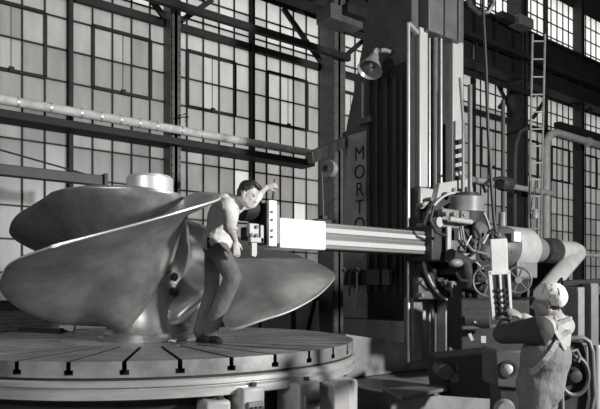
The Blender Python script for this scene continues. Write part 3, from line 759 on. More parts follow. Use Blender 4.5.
MB().box(sx[4]+2.5, sx[4]+2.7, YM-.1, YM+.1, 0, ZM+.1).build('tail_post', 'machine_dark', cy)
MB().box(sx[2]-.05, sx[2]+.5, YM+.0, YM+.4, .6, ZM-.15).build('crank_pedestal', 'steel_black', cy, .02)

# hand wheels
def wheel(px, py, Y, r, label):
    c = onY(px, py, Y); w = thing('handwheel', label, 'handwheel', c, 'spoked handwheels beside the control panel')
    ax = V((-.75, -.66, 0)).normalized(); u = V((.66, -.75, 0)).normalized(); v = V((0, 0, 1))
    MB().tube(arc(c, r, u, v, 0, 2*PI, 28)[:-1], .016, 8, True).build('rim', 'machine_grey', w)
    MB().cyl(c-ax*.04, c+ax*.06, .05, n=14).build('hub', 'machine_mid', w)
    for i in range(6):
        an = PI*i/3+.2; MB().tube([c, c+(u*math.cos(an)+v*math.sin(an))*r], .014, 6).build('spoke', 'machine_grey', w)
    MB().cyl(c-ax*.04, c-ax*.3, .03, n=10).build('spindle', 'machine_dark', w)
wheel(489, 281, 5.1, .21, 'spoked handwheel at the left of the hanging control panel'); wheel(518, 280, 5.1, .18, 'spoked handwheel at the right of the hanging control panel')
bx2(478, 262, 528, 300, 5.4, .3, 'feed_box', 'steel_black')

# ================================================================ PENDANT CONTROL PANEL
PD = 4.92
def pd(px, py, dd=0): return onD(px, py, PD+dd)
rt, fw, upv = V((RX, RY, 0)), V((FX, FY, 0)), V((0, 0, 1))
pp = thing('control_pendant', 'pale hanging push-button control panel gripped by the man in the cap', 'control panel', pd(500, 318))
def slab(pts, dd, th, name, m, par, bev=.004): return MB().prism([pd(x, y, dd) for x, y in pts], fw*th).build(name, m, par, bev)
slab([(490.5, 239), (507, 238.5), (508.5, 272), (492, 272)], 0, .03, 'upper_plate', 'panel_light', pp)
slab([(488.5, 272), (510, 271), (513, 319), (493, 320)], .012, .05, 'button_box', 'machine_mid', pp)
for pts in (((488.5, 272), (491.5, 272), (495.5, 320), (492.5, 320)), ((507.5, 271), (510.3, 271), (513, 319), (510.2, 319)), ((499, 272), (501, 272), (504, 318), (502, 318)), ((488.5, 271), (510, 270), (510, 274), (488.5, 275))):
    slab(pts, -.004, .02, 'frame_bar', 'panel_light', pp, .002)
for i in range(5):
    for j in (0, 1):
        c = pd(497.6+i*.85+j*7.0, 290+i*5.8, .0); MB().cyl(c-fw*.02, c+fw*.02, .013, n=12).build('push_button', 'rubber', pp)
for x0_ in (494, 502.5): slab([(x0_, 276), (x0_+4, 276), (x0_+6.6, 317), (x0_+2.8, 317)], .008, .006, 'button_slot', 'machine_dark', pp, 0)
MB().tube(arc(pd(496, 236, .01), .03, rt, upv, 0, 2*PI, 14)[:-1], .006, 6, True).build('hook_ring', 'machine_dark', pp)
cb = [(484, -60), (483, 10), (486, 70), (488, 130), (491, 180), (494, 220), (496, 234)]
tag(MB().tube([V((pd(484, 0).x, pd(484, 0).y, 13.2))]+[pd(x, y, .02) for x, y in cb], .013, 8).build('pendant_cable', 'rubber'), 'black cable hanging down to the pale control panel', 'cable')
# festoon hose loop at the top
hk = [(467, -6), (470, 6), (478, 13), (488, 12), (492, 4), (490, -8)]
tag(MB().tube([V((onD(467, -6, 7.5).x, onD(467, -6, 7.5).y, 13.2))]+[onD(x, y, 7.5) for x, y in hk]+[V((onD(490, -6, 7.5).x, onD(490, -6, 7.5).y, 13.2))], .035, 8).build('festoon_hose', 'machine_dark'), 'thick dark hose loop hanging at the top edge beside the column', 'hose')
# thin pipes right of column
for px, y0_, y1_, d_, lab in ((470, 85, 190, 9.2, 'thin grey vertical pipe just right of the front way'), (503, 100, 200, 10.5, 'dark vertical pipe crossing the windows left of the ladder')):
    tag(MB().tube([onD(px, y0_, d_), V((onD(px, y0_, d_).x, onD(px, y0_, d_).y, .45 if px < 490 else 0))], .035, 8).build('conduit_pipe', 'machine_grey' if px < 490 else 'steel_dark'), lab, 'pipe')
cv = [onY(p_, q_, 10.3) for p_, q_ in ((527, 128), (520, 132), (516, 145), (515, 165), (515, 300))]
cv[-1].z = 0
tag(MB().tube(cv, .05, 8).build('conduit_pipe', 'machine_grey'), 'grey pipe bending down along the building column left of the ladder', 'pipe')
hk = [onY(p_, q_, 10.6) for p_, q_ in ((478, 42), (477, 43), (474, 46), (473.5, 62))]
tag(MB().tube(hk, .035, 8).build('hook_rod', 'machine_mid'), 'short hooked rod hung on the girder right of the column', 'hook')

# ================================================================ LADDER
ld = thing('ladder', 'tall pale steel ladder leaning against the crane girder', 'ladder', onD(534, 369, 13.5))
dt, db = 13.0, 14.4
def rail(px_t, px_b):
    a = onD(px_t, 34, dt); b = onD(px_b, 290+ZC*FOC/db, db); b.z = 0
    MB().tube([a, b], .024, 8).build('rail', 'ladder_steel', ld); return a, b
a0_, b0_ = rail(532.5, 526.5); a1_, b1_ = rail(545, 538)
for i in range(20):
    s = (i+.4)/20; MB().tube([a0_.lerp(b0_, s), a1_.lerp(b1_, s)], .017, 6).build('rung', 'ladder_steel', ld)
t = onD(518, 20, 13.2)
jb = thing('junction_box', 'pale metal box on the girder at the head of the ladder', 'box', t)
MB().box(onY(517, 0, 10.2).x, onY(531, 0, 10.2).x, 10.1, 10.5, onY(524, 27, 10.2).z, onY(524, 17, 10.2).z).build('box_body', 'machine_mid', jb, .03)
MB().box(onY(504, 0, 10.2).x, onY(517, 0, 10.2).x, 10.25, 10.5, onY(520, 24, 10.2).z, onY(520, 17, 10.2).z).build('box_arm', 'machine_dark', jb, .02)
# lantern behind ladder
c = onD(535.5, 213, 13.4); ln = thing('hanging_lantern', 'small pale hanging lantern seen through the ladder rungs', 'lantern', c)
MB().lathe([(0, -.12), (.07, -.12), (.075, -.05), (.05, .06), (.02, .1), (0, .1)], c, (0, 0, 1), 16).build('lantern_shade', 'machine_light', ln)
MB().tube([c+V((0, 0, .1)), c+V((0, 0, .7)), a0_.lerp(b0_, .55)], .008, 6).build('cord', 'rubber', ln)
# pipes right
t = thing('elbow_pipe', 'thick pale pipe with elbow turning along the right windows', 'pipe', onY(549, 240, 9.9))
cpx = [onY(p_, q_, 9.9) for p_, q_ in ((546.5, 300), (546.5, 150), (547, 141), (550, 135), (556, 133), (640, 148))]
cpx[-1].z = onY(600, 143, 9.9).z+.02; 
zz = onY(575, 138, 9.9).z; cpx[4].z = zz; cpx[5].z = zz; cpx[0] = V((cpx[1].x, 9.9, 0)); cpx[5] = V((24, 9.9, zz))
MB().tube([V((p_.x, 9.9, p_.z)) for p_ in cpx], .11, 14).build('pipe_run', 'pipe_grey', t)
for x_ in (19.2, 21.5): MB().cyl((x_, 9.9, zz), (x_+.12, 9.9, zz), .14, n=16).build('pipe_collar', 'pipe_grey', t)
MB().box(17.4, 24, 9.8, 10.0, zz+.14, zz+.32).build('carrier_beam', 'steel_black', t)
zz2 = onY(505, 183, 9.6).z; a, b = onY(462, 180, 9.6), onY(553, 190, 9.6)
MB().cyl((a.x-.5, 9.8, zz2), (b.x+.3, 9.8, zz2), .075, n=14).build('branch_pipe', 'pipe_grey', t)

# ================================================================ WORK LAMP
lc = onD(371, 66, 9.3)
wl = thing('work_lamp', 'bell-shaped metal work lamp bracketed high on the column side', 'lamp', lc)
ax = (V((-RX, -RY, 0))*.25+V((-FX, -FY, 0))*.35+V((0, 0, -.75))).normalized()
MB().lathe([(.04, -.22), (.07, -.2), (.085, -.12), (.15, 0), (.185, .08), (.19, .085), (.18, .085), (.143, .0), (.075, -.11), (.0, -.13)], lc, ax, 36).build('lamp_shade', 'lamp_enamel', wl, sharp=60)
MB().ell(lc-ax*.03, ax*.06, ax.orthogonal().normalized()*.04, ax.cross(ax.orthogonal()).normalized()*.04).build('bulb', 'lamp_inside', wl)
MB().lathe([(0, -.34), (.04, -.34), (.05, -.22), (0, -.2)], lc, ax, 16).build('socket', 'lamp_enamel', wl)
e = lc-ax*.33; w_ = onX(391, 52, XL); 
MB().tube([e, onD(378, 51, 9.4), onD(384, 50, 9.5), V((XL+.02, w_.y, w_.z))], .032, 10).build('bracket_arm', 'lamp_enamel', wl)

# tool rail with hanging hooks on the column side
tr = thing('tool_rail', 'dark rail bolted across the column side below the ram', 'rail', onX(366, 277, XL))
p, q = onX(344, 269, XL-.06), onX(393, 286, XL-.06); MB().box(XL-.08, XL-.03, q.y, p.y, onX(368, 285, XL).z, onX(368, 270, XL).z).build('rail_plate', 'machine_dark', tr, .006)
p, q = onX(368, 0, XL-.06), onX(381, 0, XL-.06); MB().box(XL-.1, XL-.06, q.y, p.y, onX(368, 285, XL).z, onX(368, 270, XL).z).build('rail_block', 'machine_grey', tr, .006)
p, q = onX(384, 0, XL-.06), onX(391, 0, XL-.06); MB().box(XL-.1, XL-.06, q.y, p.y, onX(388, 285, XL).z, onX(388, 270, XL).z).build('rail_block', 'machine_mid', tr, .006)
labs = ['bright hooked wrench hanging leftmost on the tool rail', 'longer dark wrench hanging second from left on the tool rail', 'short spanner hanging third from left on the tool rail', 'thin bright rod hanging fourth from left on the tool rail']
for i, (px, y1_, m) in enumerate(((344, 284, 'bright_steel'), (350, 296, 'machine_mid'), (356, 288, 'machine_dark'), (357.5, 309, 'bright_steel'))):
    p = onX(px, 272, XL-.12); q = onX(px-1, y1_, XL-.12); w = thing('hanging_wrench', labs[i], 'wrench', q, 'wrenches on the column tool rail')
    MB().bar(p, q, .035, .018, (1, 0, 0)).build('handle', m, w, .004)
    MB().tube(arc(p+V((0, 0, .02)), .04, (0, 1, 0), (0, 0, 1), -.6, 3.8, 10), .014, 6).build('jaw', m, w)
# lower slotted panel
p, q = onX(369, 285, XL), onX(406, 318, XL)
# ================================================================ RIGHT FOREGROUND MACHINERY
cbx = thing('switch_box', 'grey iron control box with round bull\'s-eye beside the man in overalls', 'control box', onD(508, 400, 5.2))
def sl(pts, d0, dep, name, m, par, bev=.01): return MB().prism([onD(x, y, d0) for x, y in pts], fw*dep).build(name, m, par, bev)
zf = onD(508, 388, 5.2).z
sl([(495, 350), (528, 350), (528, 389), (496, 388)], 5.2, .4, 'box_body', 'machine_deep', cbx, .02)
c = onD(508, 369, 5.2); MB().lathe([(.052, -.02), (.072, -.02), (.075, .03), (.052, .03), (.052, -.02)], c, fw, 28).build('lens_bezel', 'machine_dark', cbx)
MB().lathe([(0, -.03), (.03, -.024), (.052, 0), (0, .01)], c, fw, 24).build('lens', 'machine_light', cbx)
b0 = [onD(498, 388, 5.25), onD(526, 388, 5.25)]
MB().box(0, 0, 0, 0, 0, 0)
sl([(500, 388), (526, 388), (526, 500), (500, 500)], 5.25, .3, 'pedestal', 'machine_dark', cbx, .02)
c = onD(505, 410, 5.15); MB().lathe([(0, -.04), (.07, -.04), (.09, .02), (0, .02)], c, fw, 24).build('side_knob', 'machine_mid', cbx)
# cabinet/bed between
cbl = thing('side_table', 'dark machine table with bright top edge behind the control box', 'machine table', onD(462, 400, 7.2))
MB().prism([onZ(430, 352, .74), onZ(500, 346, .74), onZ(500, 358, .74), onZ(452, 361, .74)], (0, 0, -.05)).build('table_top', 'machine_mid', cbl, .01)
pts = [onD(436, 358, 7.3), onD(498, 352, 6.6), onD(498, 400, 6.6), onD(440, 396, 7.3)]
MB().prism(pts, fw*.6).build('table_body', 'steel_black', cbl, .02)
for i, (px, py, r) in enumerate(((446, 372, .09), (462, 367, .07), (455, 378, .06))):
    c = onD(px, py, 7.05); MB().cyl(c, c+fw*.3, r, n=18).build('roller', 'machine_deep', cbl)
# far shadowed machine with pale tags
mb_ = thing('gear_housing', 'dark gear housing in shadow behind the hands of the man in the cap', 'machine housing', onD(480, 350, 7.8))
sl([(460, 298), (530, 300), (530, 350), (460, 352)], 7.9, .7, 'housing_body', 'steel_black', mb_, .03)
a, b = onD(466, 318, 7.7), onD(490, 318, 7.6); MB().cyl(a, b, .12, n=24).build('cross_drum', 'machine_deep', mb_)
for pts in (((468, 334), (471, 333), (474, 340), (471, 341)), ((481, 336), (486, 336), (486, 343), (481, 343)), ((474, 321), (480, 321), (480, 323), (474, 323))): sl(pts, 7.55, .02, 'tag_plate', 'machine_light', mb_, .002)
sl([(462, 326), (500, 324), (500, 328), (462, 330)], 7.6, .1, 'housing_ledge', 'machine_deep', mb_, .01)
# right machine frame with wheel
rm = thing('generator', 'dark machine with rounded pale frame and large wheel behind the overalls', 'machine', onD(576, 430, 5.6))
fr = [(560, 352), (561, 343), (567, 338), (583, 338), (589, 342), (592, 352), (594, 395), (590, 420), (562, 420)]
MB().tube([onD(x, y, 5.5) for x, y in fr], .024, 10, True).build('rounded_frame', 'machine_grey', rm)
sl([(560, 342), (589, 342), (593, 440), (560, 440)], 5.55, .4, 'back_casing', 'machine_dark', rm, .02)
c = onD(574, 376, 5.5); MB().tube(arc(c, .125, rt, upv*1.35, 0, 2*PI, 28)[:-1], .022, 8, True).build('wheel_rim', 'machine_deep', rm)
MB().lathe([(0, -.06), (.05, -.05), (.08, .03), (0, .03)], c, fw, 20).build('wheel_hub', 'machine_dark', rm)
MB().tube([onD(568, 352, 5.45), onD(577, 350, 5.45), onD(580, 357, 5.45), onD(578, 362, 5.45)], .014, 8).build('grip_handle', 'machine_mid', rm)
sl([(556, 420), (600, 420), (600, 520), (556, 520)], 5.5, .5, 'foot', 'machine_dark', rm, .02)
c = onD(597, 380, 5.8); 
tag(MB().lathe([(0, 0), (.055, 0), (.055, 1.1), (.045, 1.13), (0, 1.13)], (c.x, c.y, 0), (0, 0, 1), 18).build('bollard_post', 'machine_light'), 'pale upright post at the right edge beside the generator', 'post')
# pale cabinet panels in the right distance
for i, (x0_, x1_, y0_, m, lab) in enumerate(((577, 585, 287, 'machine_light', 'narrow pale upright cabinet behind the shoulder of the capped man'), (590, 599, 283, 'machine_mid', 'grey upright cabinet at the right edge behind the generator'))):
    a, b = onD(x0_, y0_, 8.0+i*.3), onD(x1_, y0_, 8.0+i*.3); w = thing('locker', lab, 'cabinet', (a+b)/2*1)
    w.location.z = 0
    MB().prism([V((a.x, a.y, 0)), V((b.x, b.y, 0)), b, a], fw*.4).build('locker_body', 'machine_grey' if i else 'machine_mid', w, .015)
    MB().prism([V((a.x, a.y, .2))-fw*.008+rt*.01, V((b.x, b.y, .2))-fw*.008-rt*.01, b-fw*.008-rt*.01-upv*.04, a-fw*.008+rt*.01-upv*.04], fw*.01).build('locker_door', 'machine_grey' if i else 'machine_mid', w, .004)
tag(MB().tube([onD(562, 284, 8.6), onD(640, 280, 8.6)], .05, 8).build('guard_bar', 'steel_black'), 'dark horizontal bar behind the pale cabinet at right', 'bar')
# ================================================================ PEOPLE
def basis(f, up):
    f = V(f).normalized(); up = V(up); up = (up-f*up.dot(f)).normalized(); return f, up, up.cross(f)   # forward, up, left
def head_geo(mb, c, f, up, s=1.0):
    # c: centre of the skull between the ears, at eye height
    f, up, lf = basis(f, up); P = lambda a, b, d: c+f*a*s+lf*b*s+up*d*s
    mb.ell(P(-.012, 0, .035), f*.098*s, lf*.077*s, up*.088*s, 24, 16)          # skull
    mb.ell(P(.035, 0, -.035), f*.062*s, lf*.060*s, up*.085*s, 20, 14)          # face
    mb.ell(P(.052, 0, -.088), f*.040*s, lf*.040*s, up*.028*s, 16, 10)          # chin
    for k in (-1, 1):
        mb.ell(P(.015, .052*k, -.062), f*.045*s, lf*.016*s, up*.032*s, 14, 8)  # jaw corner
        mb.ell(P(.072, .034*k, -.022), f*.020*s, lf*.024*s, up*.018*s, 12, 8)  # cheekbone
        mb.ell(P(.080, .030*k, .022), f*.014*s, lf*.026*s, up*.008*s, 12, 8)   # brow
        mb.ell(P(-.008, .076*k, -.010), f*.018*s, lf*.010*s, up*.032*s, 12, 8) # ear
    mb.cap(P(.088, 0, .012), P(.112, 0, -.026), .009*s, .014*s, 10)            # nose
    for k in (-1, 1): mb.ell(P(.102, .012*k, -.030), f*.010*s, lf*.009*s, up*.008*s, 10, 6)
    mb.ell(P(.090, 0, -.054), f*.010*s, lf*.024*s, up*.006*s, 12, 6)           # upper lip
    mb.ell(P(.087, 0, -.067), f*.010*s, lf*.021*s, up*.007*s, 12, 6)           # lower lip
def eyes(c, f, up, parent, s=1.0):
    f, up, lf = basis(f, up)
    for k in (-1, 1):
        p = c+f*.079*s+lf*.031*k*s+up*.006*s
        e = MB().ell(p, f*.012*s, lf*.013*s, up*.010*s, 14, 10).build('eye', 'eye_white', parent)
        MB().ell(p+f*.0085*s, f*.005*s, lf*.0055*s, up*.0055*s, 10, 8).build('iris', 'leather', e)
def hand_geo(mb, wrist, d, n, thumb_side, curl=.5, s=1.0, spread=.05):
    # d: direction of the fingers, n: out of the back of the hand, thumb_side: +1/-1 along d x n
    d = V(d).normalized(); n = V(n); n = (n-d*n.dot(d)).normalized(); w = d.cross(n)*thumb_side
    pc_ = wrist+d*.05*s
    mb.cap(wrist-d*.01*s, wrist+d*.03*s, .026*s, .030*s, 12, .7, w)
    mb.ell(pc_, d*.050*s, w*.042*s, n*.016*s, 16, 10)
    L = [(.030, .070, 0.06), (.010, .080, .02), (-.011, .074, -.03), (-.030, .058, -.09)]
    for k, (o, l, sp) in enumerate(L):
        a = pc_+d*.040*s+w*o*s
        dd = (d+w*sp*spread*20).normalized(); ang = curl*.7
        r = .0095*s
        for j, q in enumerate((.45, .32, .23)):
            dir_ = (dd*math.cos(ang)-n*math.sin(ang)).normalized(); b = a+dir_*l*q*s
            mb.cap(a, b, r, r*.88, 8); a = b; r *= .88; ang += curl*.75
    a = wrist+d*.022*s+w*.028*s; t = (d*.75+w*.62-n*.25).normalized(); b = a+t*.042*s
    mb.cap(a, b, .0135*s, .011*s, 8); t2 = (d*.9+w*.25-n*(.2+.35*curl)).normalized(); mb.cap(b, b+t2*.034*s, .011*s, .0085*s, 8)
def limb(mb, pts, rs, flat=1., side=None):
    for (p, q), (a, b) in zip(zip(pts, pts[1:]), zip(rs, rs[1:])): mb.cap(p, q, a, b, 14, flat, side)
def torso(mb, pel, chest, neck, shl, shr, g=0., hipw=.15, depth=.11):
    # pelvis - waist - chest ellipsoids blended by the remesh
    lf = (V(shl)-V(shr)).normalized()
    wa = pel.lerp(chest, .48)
    ax = (chest-pel).normalized(); fr = lf.cross(ax).normalized()
    mb.ell(pel, lf*(hipw+.015+g), fr*(depth+.01+g), ax*(.13+g))
    mb.ell(wa, lf*(hipw-.005+g), fr*(depth-.005+g), ax*(.16+g))
    mb.ell(chest, lf*(.165+g), fr*(.118+g), ax*(.19+g))
    mb.cap(shl, chest+ax*.10+lf*.05, .058+g, .07+g); mb.cap(shr, chest+ax*.10-lf*.05, .058+g, .07+g)
    mb.cap(chest+ax*.14, neck, .075+g, .056+g)
def shoe(name, heel, toe, parent, m='leather'):
    h, t_ = V(heel), V(toe); d = (t_-h); d.z = 0; l = d.length; d.normalize(); w = V((-d.y, d.x, 0)); z = V((0, 0, 1))
    mb = MB()
    mb.ell(h+d*.05+z*.045, d*.06, w*.037, z*.045); mb.ell(h+d*(l*.55)+z*.038, d*l*.4, w*.042, z*.04); mb.ell(h+d*(l-.06)+z*.03, d*.07, w*.045, z*.032)
    mb.cap(h+d*.06+z*.06, h+d*.06+z*.12, .045, .045)
    o = remesh(mb, name, [m], parent, .008, 3)
    sl_ = MB().prism([h+d*x+w*y for x, y in ((-.01, -.025), (.08, -.035), (l*.5, -.034), (l*.75, -.047), (l-.02, -.035), (l+.01, 0), (l-.02, .035), (l*.75, .047), (l*.5, .034), (.08, .035), (-.01, .025))], z*.018)
    sl_.build('sole', 'rubber', o, .003); return o
def hair_geo(mb, c, f, up, s=1.0):
    f, up, lf = basis(f, up); P = lambda a, b, d: c+f*a*s+lf*b*s+up*d*s
    mb.ell(P(-.022, 0, .052), f*.094*s, lf*.083*s, up*.082*s, 24, 16)
    mb.ell(P(-.060, 0, .000), f*.050*s, lf*.070*s, up*.062*s, 18, 12)
    mb.ell(P(.045, .012, .108), f*.050*s, lf*.055*s, up*.028*s, 18, 10)
    mb.ell(P(.010, -.02, .118), f*.060*s, lf*.045*s, up*.026*s, 18, 10)
    for k in (-1, 1): mb.ell(P(-.012, .070*k, .020), f*.026*s, lf*.012*s, up*.040*s, 12, 8)
# ---- the bending worker on the table
D_ = onD
p1 = thing('person', 'person in pale shirt and dark trousers bending on the table beside the tool head', 'person', V((D_(206, 342, 6.5).x, D_(206, 342, 6.5).y, TZ)))
hc = D_(247.5, 194.5, 6.34); hf = V((RX, RY, 0))*.86+V((FX, FY, 0))*-.28+V((0, 0, -.46)); hu = V((RX, RY, 0))*.42+V((0, 0, .9))
neck = D_(236, 203, 6.40); chest = D_(223, 217, 6.42); pel = D_(216, 246, 6.44)
shn = D_(226.5, 208.5, 6.24); shf = D_(235, 206, 6.60)      # near (right) and far (left) shoulder
el_n = D_(230, 227, 6.06); wr_n = D_(235.5, 241, 6.14)
el_f = D_(252, 203, 6.66); wr_f = D_(265.5, 191.5, 6.16)
wr_f = lt.lerp(lb, .35)+V((-RX, -RY, 0))*.085+V((-FX, -FY, 0))*.02
hn, kn, an = D_(218, 249, 6.34), D_(233, 277, 6.26), D_(210, 332, 6.42)
hf_, kf, af = D_(215, 249, 6.54), D_(213, 291, 6.5), D_(200.5, 332, 6.5)
body = MB()
head_geo(body, hc, hf, hu, 1.07)
body.cap(neck, hc+V((0, 0, -.02))-basis(hf, hu)[0]*.02, .058, .052)
torso(body, pel, chest, neck, shf, shn, -.015)
for a, b, c in ((shn, el_n, wr_n), (shf, el_f, wr_f)): limb(body, [a, b], [.048, .04]); limb(body, [b, b.lerp(c, .3), c], [.038, .042, .027])
for a, b, c in ((hn, kn, an), (hf_, kf, af)): limb(body, [a, b], [.078, .054]); limb(body, [b, b.lerp(c, .3), c], [.052, .054, .036])
hand_geo(body, wr_n, D_(237, 252, 6.12)-D_(235.5, 241, 6.14), V((-FX, -FY, 0))+V((RX, RY, 0))*.5, -1, .35, 1.0)
hand_geo(body, wr_f, V((RX, RY, 0))*.95+V((0, 0, .25)), V((-FX, -FY, 0))*.9+V((0, 0, .4)), 1, 1.05, 1.0)
ob = remesh(body, 'body', ['skin'], p1, .0075, 3)
eyes(hc, hf, hu, p1, 1.07)
hr = MB(); hair_geo(hr, hc, hf, hu, 1.07); remesh(hr, 'hair', ['hair_dark'], p1, .007, 2)
# shirt with rolled sleeves
sh = MB()
torso(sh, pel.lerp(chest, .22), chest, neck-(neck-chest)*.10, shf, shn, .04)
limb(sh, [shn, el_n, el_n.lerp(wr_n, .12)], [.068, .066, .060]); limb(sh, [shf, el_f, el_f.lerp(wr_f, .45)], [.066, .058, .05])
sh.cap(chest.lerp(neck, .55), neck+(hc-neck)*.12, .075, .066)
for i in range(5):                                  # folds across back and waist
    q = pel.lerp(chest, .25+.15*i); sh.cap(q+V((-FX, -FY, 0))*.10+V((-RX, -RY, 0))*.06, q+V((-FX, -FY, 0))*.12+V((RX, RY, 0))*.07+V((0, 0, .05)), .022, .014)
so = remesh(sh, 'shirt', ['shirt'], p1, .0085, 4)
cu = MB().tube(arc(el_n.lerp(wr_n, .12), .062, (RX, RY, 0), (FX, FY, 0), 0, 2*PI, 18)[:-1], .014, 8, True); cu.build('rolled_cuff', 'shirt', so)
co = MB(); cn = neck+(hc-neck)*.15; axn = (hc-neck).normalized(); u_ = axn.orthogonal().normalized()
co.lathe([(.064, -.02), (.074, -.03), (.07, .025), (.062, .03), (.064, -.02)], cn, axn, 20); co.build('collar', 'shirt', so)
# trousers, belt, shoes
tr_ = MB(); lfp = (shf-shn).normalized()
axp = (chest-pel).normalized(); frp = lfp.cross(axp).normalized()
tr_.ell(pel, lfp*.172, frp*.135, axp*.13); tr_.cap(pel, pel.lerp(chest, .35), .135, .125, 16, .95, lfp)
for a, b, c in ((hn, kn, an), (hf_, kf, af)):
    limb(tr_, [a, b], [.112, .092]); limb(tr_, [b, b.lerp(c, .5), c+V((0, 0, .01))], [.092, .086, .078])
to = remesh(tr_, 'trousers', ['trousers'], p1, .0085, 4)
q = pel.lerp(chest, .34)
MB().lathe([(.128, -.02), (.142, -.02), (.142, .02), (.128, .02), (.128, -.02)], q, axp, 28).build('belt', 'leather', to)
fd = V((RX, RY, 0))*.62+V((-FX, -FY, 0))*.78
def foot(a): return V((a.x, a.y, TZ))
shoe('shoe', foot(an)-fd*.06, foot(an)+fd*.21, p1); shoe('shoe', foot(af)-fd*.06, foot(af)+fd*.21, p1)
MB().obox(D_(212, 243, 6.28), V((RX, RY, 0))*.05, V((FX, FY, 0))*.03, V((0, 0, .06))).build('rag_pocket', 'leather', to, .015)
# ---- the capped man at the panel
PD2 = 4.5
p2 = thing('person', 'person in pale flat cap and overalls holding the hanging control panel', 'person', V((D_(541, 520, PD2).x, D_(541, 520, PD2).y, 0)))
hc2 = D_(547.5, 302, 4.5); hf2 = V((-RX, -RY, 0))*.86+V((FX, FY, 0))*.42+V((0, 0, -.12)); hu2 = V((0, 0, 1))+V((-RX, -RY, 0))*.06
neck2 = D_(552, 319, 4.52); chest2 = D_(549, 341, 4.5); pel2 = D_(540, 386, 4.5)
sl2, sr2 = D_(539, 330, 4.32), D_(563, 326, 4.66)
el_l, wr_l = D_(503, 334, 4.46), D_(505, 322, 4.70)
el_r, wr_r = D_(540, 329, 4.95), D_(521.5, 317, 4.93)
body = MB()
head_geo(body, hc2, hf2, hu2)
body.cap(neck2, hc2+V((0, 0, -.03)), .060, .054)
torso(body, pel2, chest2, neck2, sl2, sr2, -.005, .155, .12)
for a, b, c in ((sl2, el_l, wr_l), (sr2, el_r, wr_r)): limb(body, [a, b], [.05, .042]); limb(body, [b, b.lerp(c, .3), c], [.04, .044, .028])
f2 = V((-RX, -RY, 0))*.8+V((FX, FY, 0))*.6; l2 = V((0, 0, 1)).cross(f2)
hpL, hpR = pel2+l2*.09, pel2-l2*.09
fl, fr_ = V((hpL.x, hpL.y, 0))+l2*.03, V((hpR.x, hpR.y, 0))-l2*.03
knL, knR = hpL.lerp(fl, .5)+f2*.03+V((0, 0, .03)), hpR.lerp(fr_, .5)+f2*.03+V((0, 0, .03))
for a, b, c in ((hpL, knL, fl), (hpR, knR, fr_)): limb(body, [a, b], [.085, .058]); limb(body, [b, b.lerp(c, .3), c+V((0, 0, .09))], [.056, .06, .04])
hand_geo(body, wr_l, D_(512, 317, 4.9)-wr_l, V((0, 0, .5))+V((-FX, -FY, 0)), -1, .9, 1.0)
hand_geo(body, wr_r, D_(512.5, 311, 4.87)-wr_r, V((0, 0, .7))+V((-FX, -FY, 0))*.7, 1, .55, 1.0)
remesh(body, 'body', ['skin_shaded'], p2, .0075, 3); eyes(hc2, hf2, hu2, p2)
hr = MB(); f_, u_, l_ = basis(hf2, hu2); hr.ell(hc2-f_*.055+u_*.0, f_*.055, l_*.076, u_*.065); remesh(hr, 'hair', ['hair_dark'], p2, .007, 2)
cp = MB()
cp.ell(hc2-f_*.022+u_*.062, f_*.112, l_*.098, u_*.078, 26, 14); cp.ell(hc2-f_*.010+u_*.045, f_*.108, l_*.090, u_*.035, 26, 12); cp.ell(hc2-f_*.062+u_*.030, f_*.080, l_*.096, u_*.085, 20, 12)
cpo = remesh(cp, 'cap', ['cap_cloth'], p2, .008, 3)
MB().ell(hc2+f_*.118+u_*.042, f_*.062, l_*.074, u_*.009, 20, 8).build('peak', 'leather', cpo)
sh = MB()
torso(sh, pel2.lerp(chest2, .55), chest2, neck2-(neck2-chest2)*.08, sl2, sr2, .022, .155, .12)
sh.cap(chest2.lerp(neck2, .6), neck2+(hc2-neck2)*.18, .085, .068)
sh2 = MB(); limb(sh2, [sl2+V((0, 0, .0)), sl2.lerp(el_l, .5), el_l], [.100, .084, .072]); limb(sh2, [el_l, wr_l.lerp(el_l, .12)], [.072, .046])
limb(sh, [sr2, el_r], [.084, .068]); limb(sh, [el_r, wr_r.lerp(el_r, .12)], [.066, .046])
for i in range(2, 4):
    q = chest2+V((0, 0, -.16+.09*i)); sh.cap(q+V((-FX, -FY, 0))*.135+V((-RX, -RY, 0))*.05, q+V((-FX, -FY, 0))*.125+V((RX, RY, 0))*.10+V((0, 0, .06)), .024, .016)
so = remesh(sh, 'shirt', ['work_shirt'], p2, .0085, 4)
remesh(sh2, 'sleeve', ['sleeve_shaded'], so, .0085, 4, 'sleeve darkened as if in shade')
co = MB(); cn = neck2+(hc2-neck2)*.2; axn = (hc2-neck2).normalized()
co.lathe([(.066, -.03), (.082, -.035), (.074, .03), (.064, .035), (.066, -.03)], cn, axn, 22); co.build('collar', 'work_shirt', so)
ov = MB(); axp = (chest2-pel2).normalized(); lfp = (sl2-sr2); lfp = (lfp-axp*lfp.dot(axp)).normalized(); frp = lfp.cross(axp).normalized()
ov.ell(pel2, lfp*.195, frp*.165, axp*.17); ov.cap(pel2, pel2.lerp(chest2, .42), .180, .176, 18, .92, lfp); ov.ell(pel2.lerp(chest2, .62), lfp*.205, frp*.172, axp*.20)
for a, b, c in ((hpL, knL, fl), (hpR, knR, fr_)):
    limb(ov, [a, b], [.115, .09]); limb(ov, [b, b.lerp(c, .5), c+V((0, 0, .07))], [.09, .088, .085])
oo = remesh(ov, 'overalls', ['denim'], p2, .009, 4)
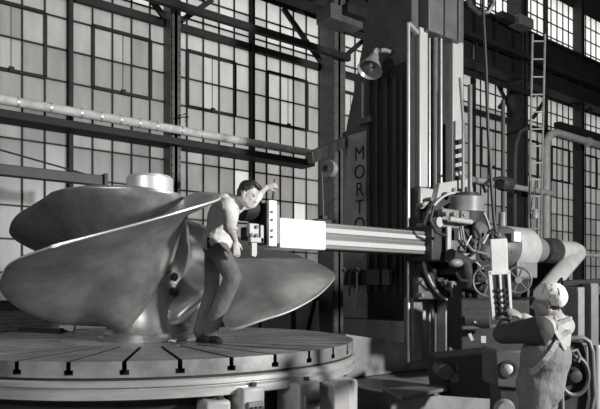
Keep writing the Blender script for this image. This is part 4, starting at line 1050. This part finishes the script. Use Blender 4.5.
# braces crossing on the back, laid onto the shirt
from mathutils.bvhtree import BVHTree
bpy.context.view_layer.update()
off2 = V(p2.location)
def bvh(*obs):
    vs = []; fs = []
    for o in obs:
        n0 = len(vs); vs += [v.co+off2 for v in o.data.vertices]; fs += [[n0+i for i in f.vertices] for f in o.data.polygons]
    return BVHTree.FromPolygons(vs, fs)
tree = bvh(so, oo)
for pts in ([(556, 318), (558.5, 325), (559, 334), (556, 343), (551, 352), (544, 361), (537, 368), (531, 374)], [(549, 321), (554, 330), (560, 340), (565, 350)]):
    st = MB(); H = []
    for x, y in pts:
        o_ = V((0, 0, ZC)); dr = (D_(x, y, 4.5)-o_).normalized(); h = tree.ray_cast(o_, dr)
        if h[0] is not None: H.append((h[0]+h[1]*.004, h[1]))
    for (a, n1), (b, n2) in zip(H, H[1:]): st.bar(a, b, .036, .012, (n1+n2).normalized())
    st.build('strap', 'work_shirt', oo, .003)
tc_ = bvh(cpo)
for pts in ([(546, 285), (543.5, 289), (542, 294)], [(552, 284.5), (552, 290), (550, 297)], [(558, 288), (559.5, 294), (558, 301)]):
    H = []
    for x, y in pts:
        o_ = V((0, 0, ZC)); h = tc_.ray_cast(o_, (D_(x, y, 4.5)-o_).normalized())
        if h[0] is not None: H.append(h[0])
    if len(H) > 1: MB().tube(H, .004, 5).build('seam', 'denim', cpo)
shoe('shoe', fl-f2*.07, fl+f2*.21, p2); shoe('shoe', fr_-f2*.07, fr_+f2*.21, p2)
# ================================================================ LIGHT
w = bpy.data.worlds.new('sky'); bpy.context.scene.world = w; w.use_nodes = True
bg = w.node_tree.nodes['Background']; bg.inputs['Color'].default_value = (1, .99, .97, 1); bg.inputs['Strength'].default_value = 1.4
def area(name, loc, tgt, size, power, spread=None):
    l = bpy.data.lights.new(name, 'AREA'); l.shape = 'DISK'; l.size = size; l.energy = power
    if spread: l.spread = math.radians(spread)
    o = bpy.data.objects.new(name, l); C.objects.link(o); o.location = loc
    o.rotation_euler = (V(tgt)-V(loc)).to_track_quat('-Z', 'Y').to_euler(); return o
def cam2w(l, d, z): return V((RX*l+FX*d, RY*l+FY*d, z))
area('flood_lamp', cam2w(9.2, 1.2, 4.0), cam2w(.2, 7.2, 1.9), .8, 2200)
area('fill_low', cam2w(-4.2, .5, 3.2), cam2w(-1.8, 6.5, 1.9), .8, 50)  # added fill from the left for the propeller, no lamp seen there
area('fill_back', cam2w(-3.5, -2.0, 3.6), cam2w(.8, 9.5, 1.6), 1.2, 160)  # unseen frontal fill, added to brighten the column side
area('overhead_fill', cam2w(1.5, 8, 11.5), cam2w(1.5, 8, 0), 1.5, 70)  # added overhead fill, stands for no visible lamp

# ================================================================ CAMERA
cd = bpy.data.cameras.new('camera'); cam = bpy.data.objects.new('camera', cd); C.objects.link(cam)
cam.location = (0, 0, ZC); cam.rotation_euler = (PI/2, 0, math.atan2(-FX, FY))
cd.sensor_width = 36; cd.sensor_fit = 'HORIZONTAL'; cd.lens = FOC/600*36; cd.shift_y = (HZ-204.5)/600; cd.clip_end = 200
S = bpy.context.scene; S.camera = cam
S.view_settings.view_transform = 'Standard'; S.view_settings.look = 'None'; S.view_settings.gamma = 1; S.view_settings.exposure = 0
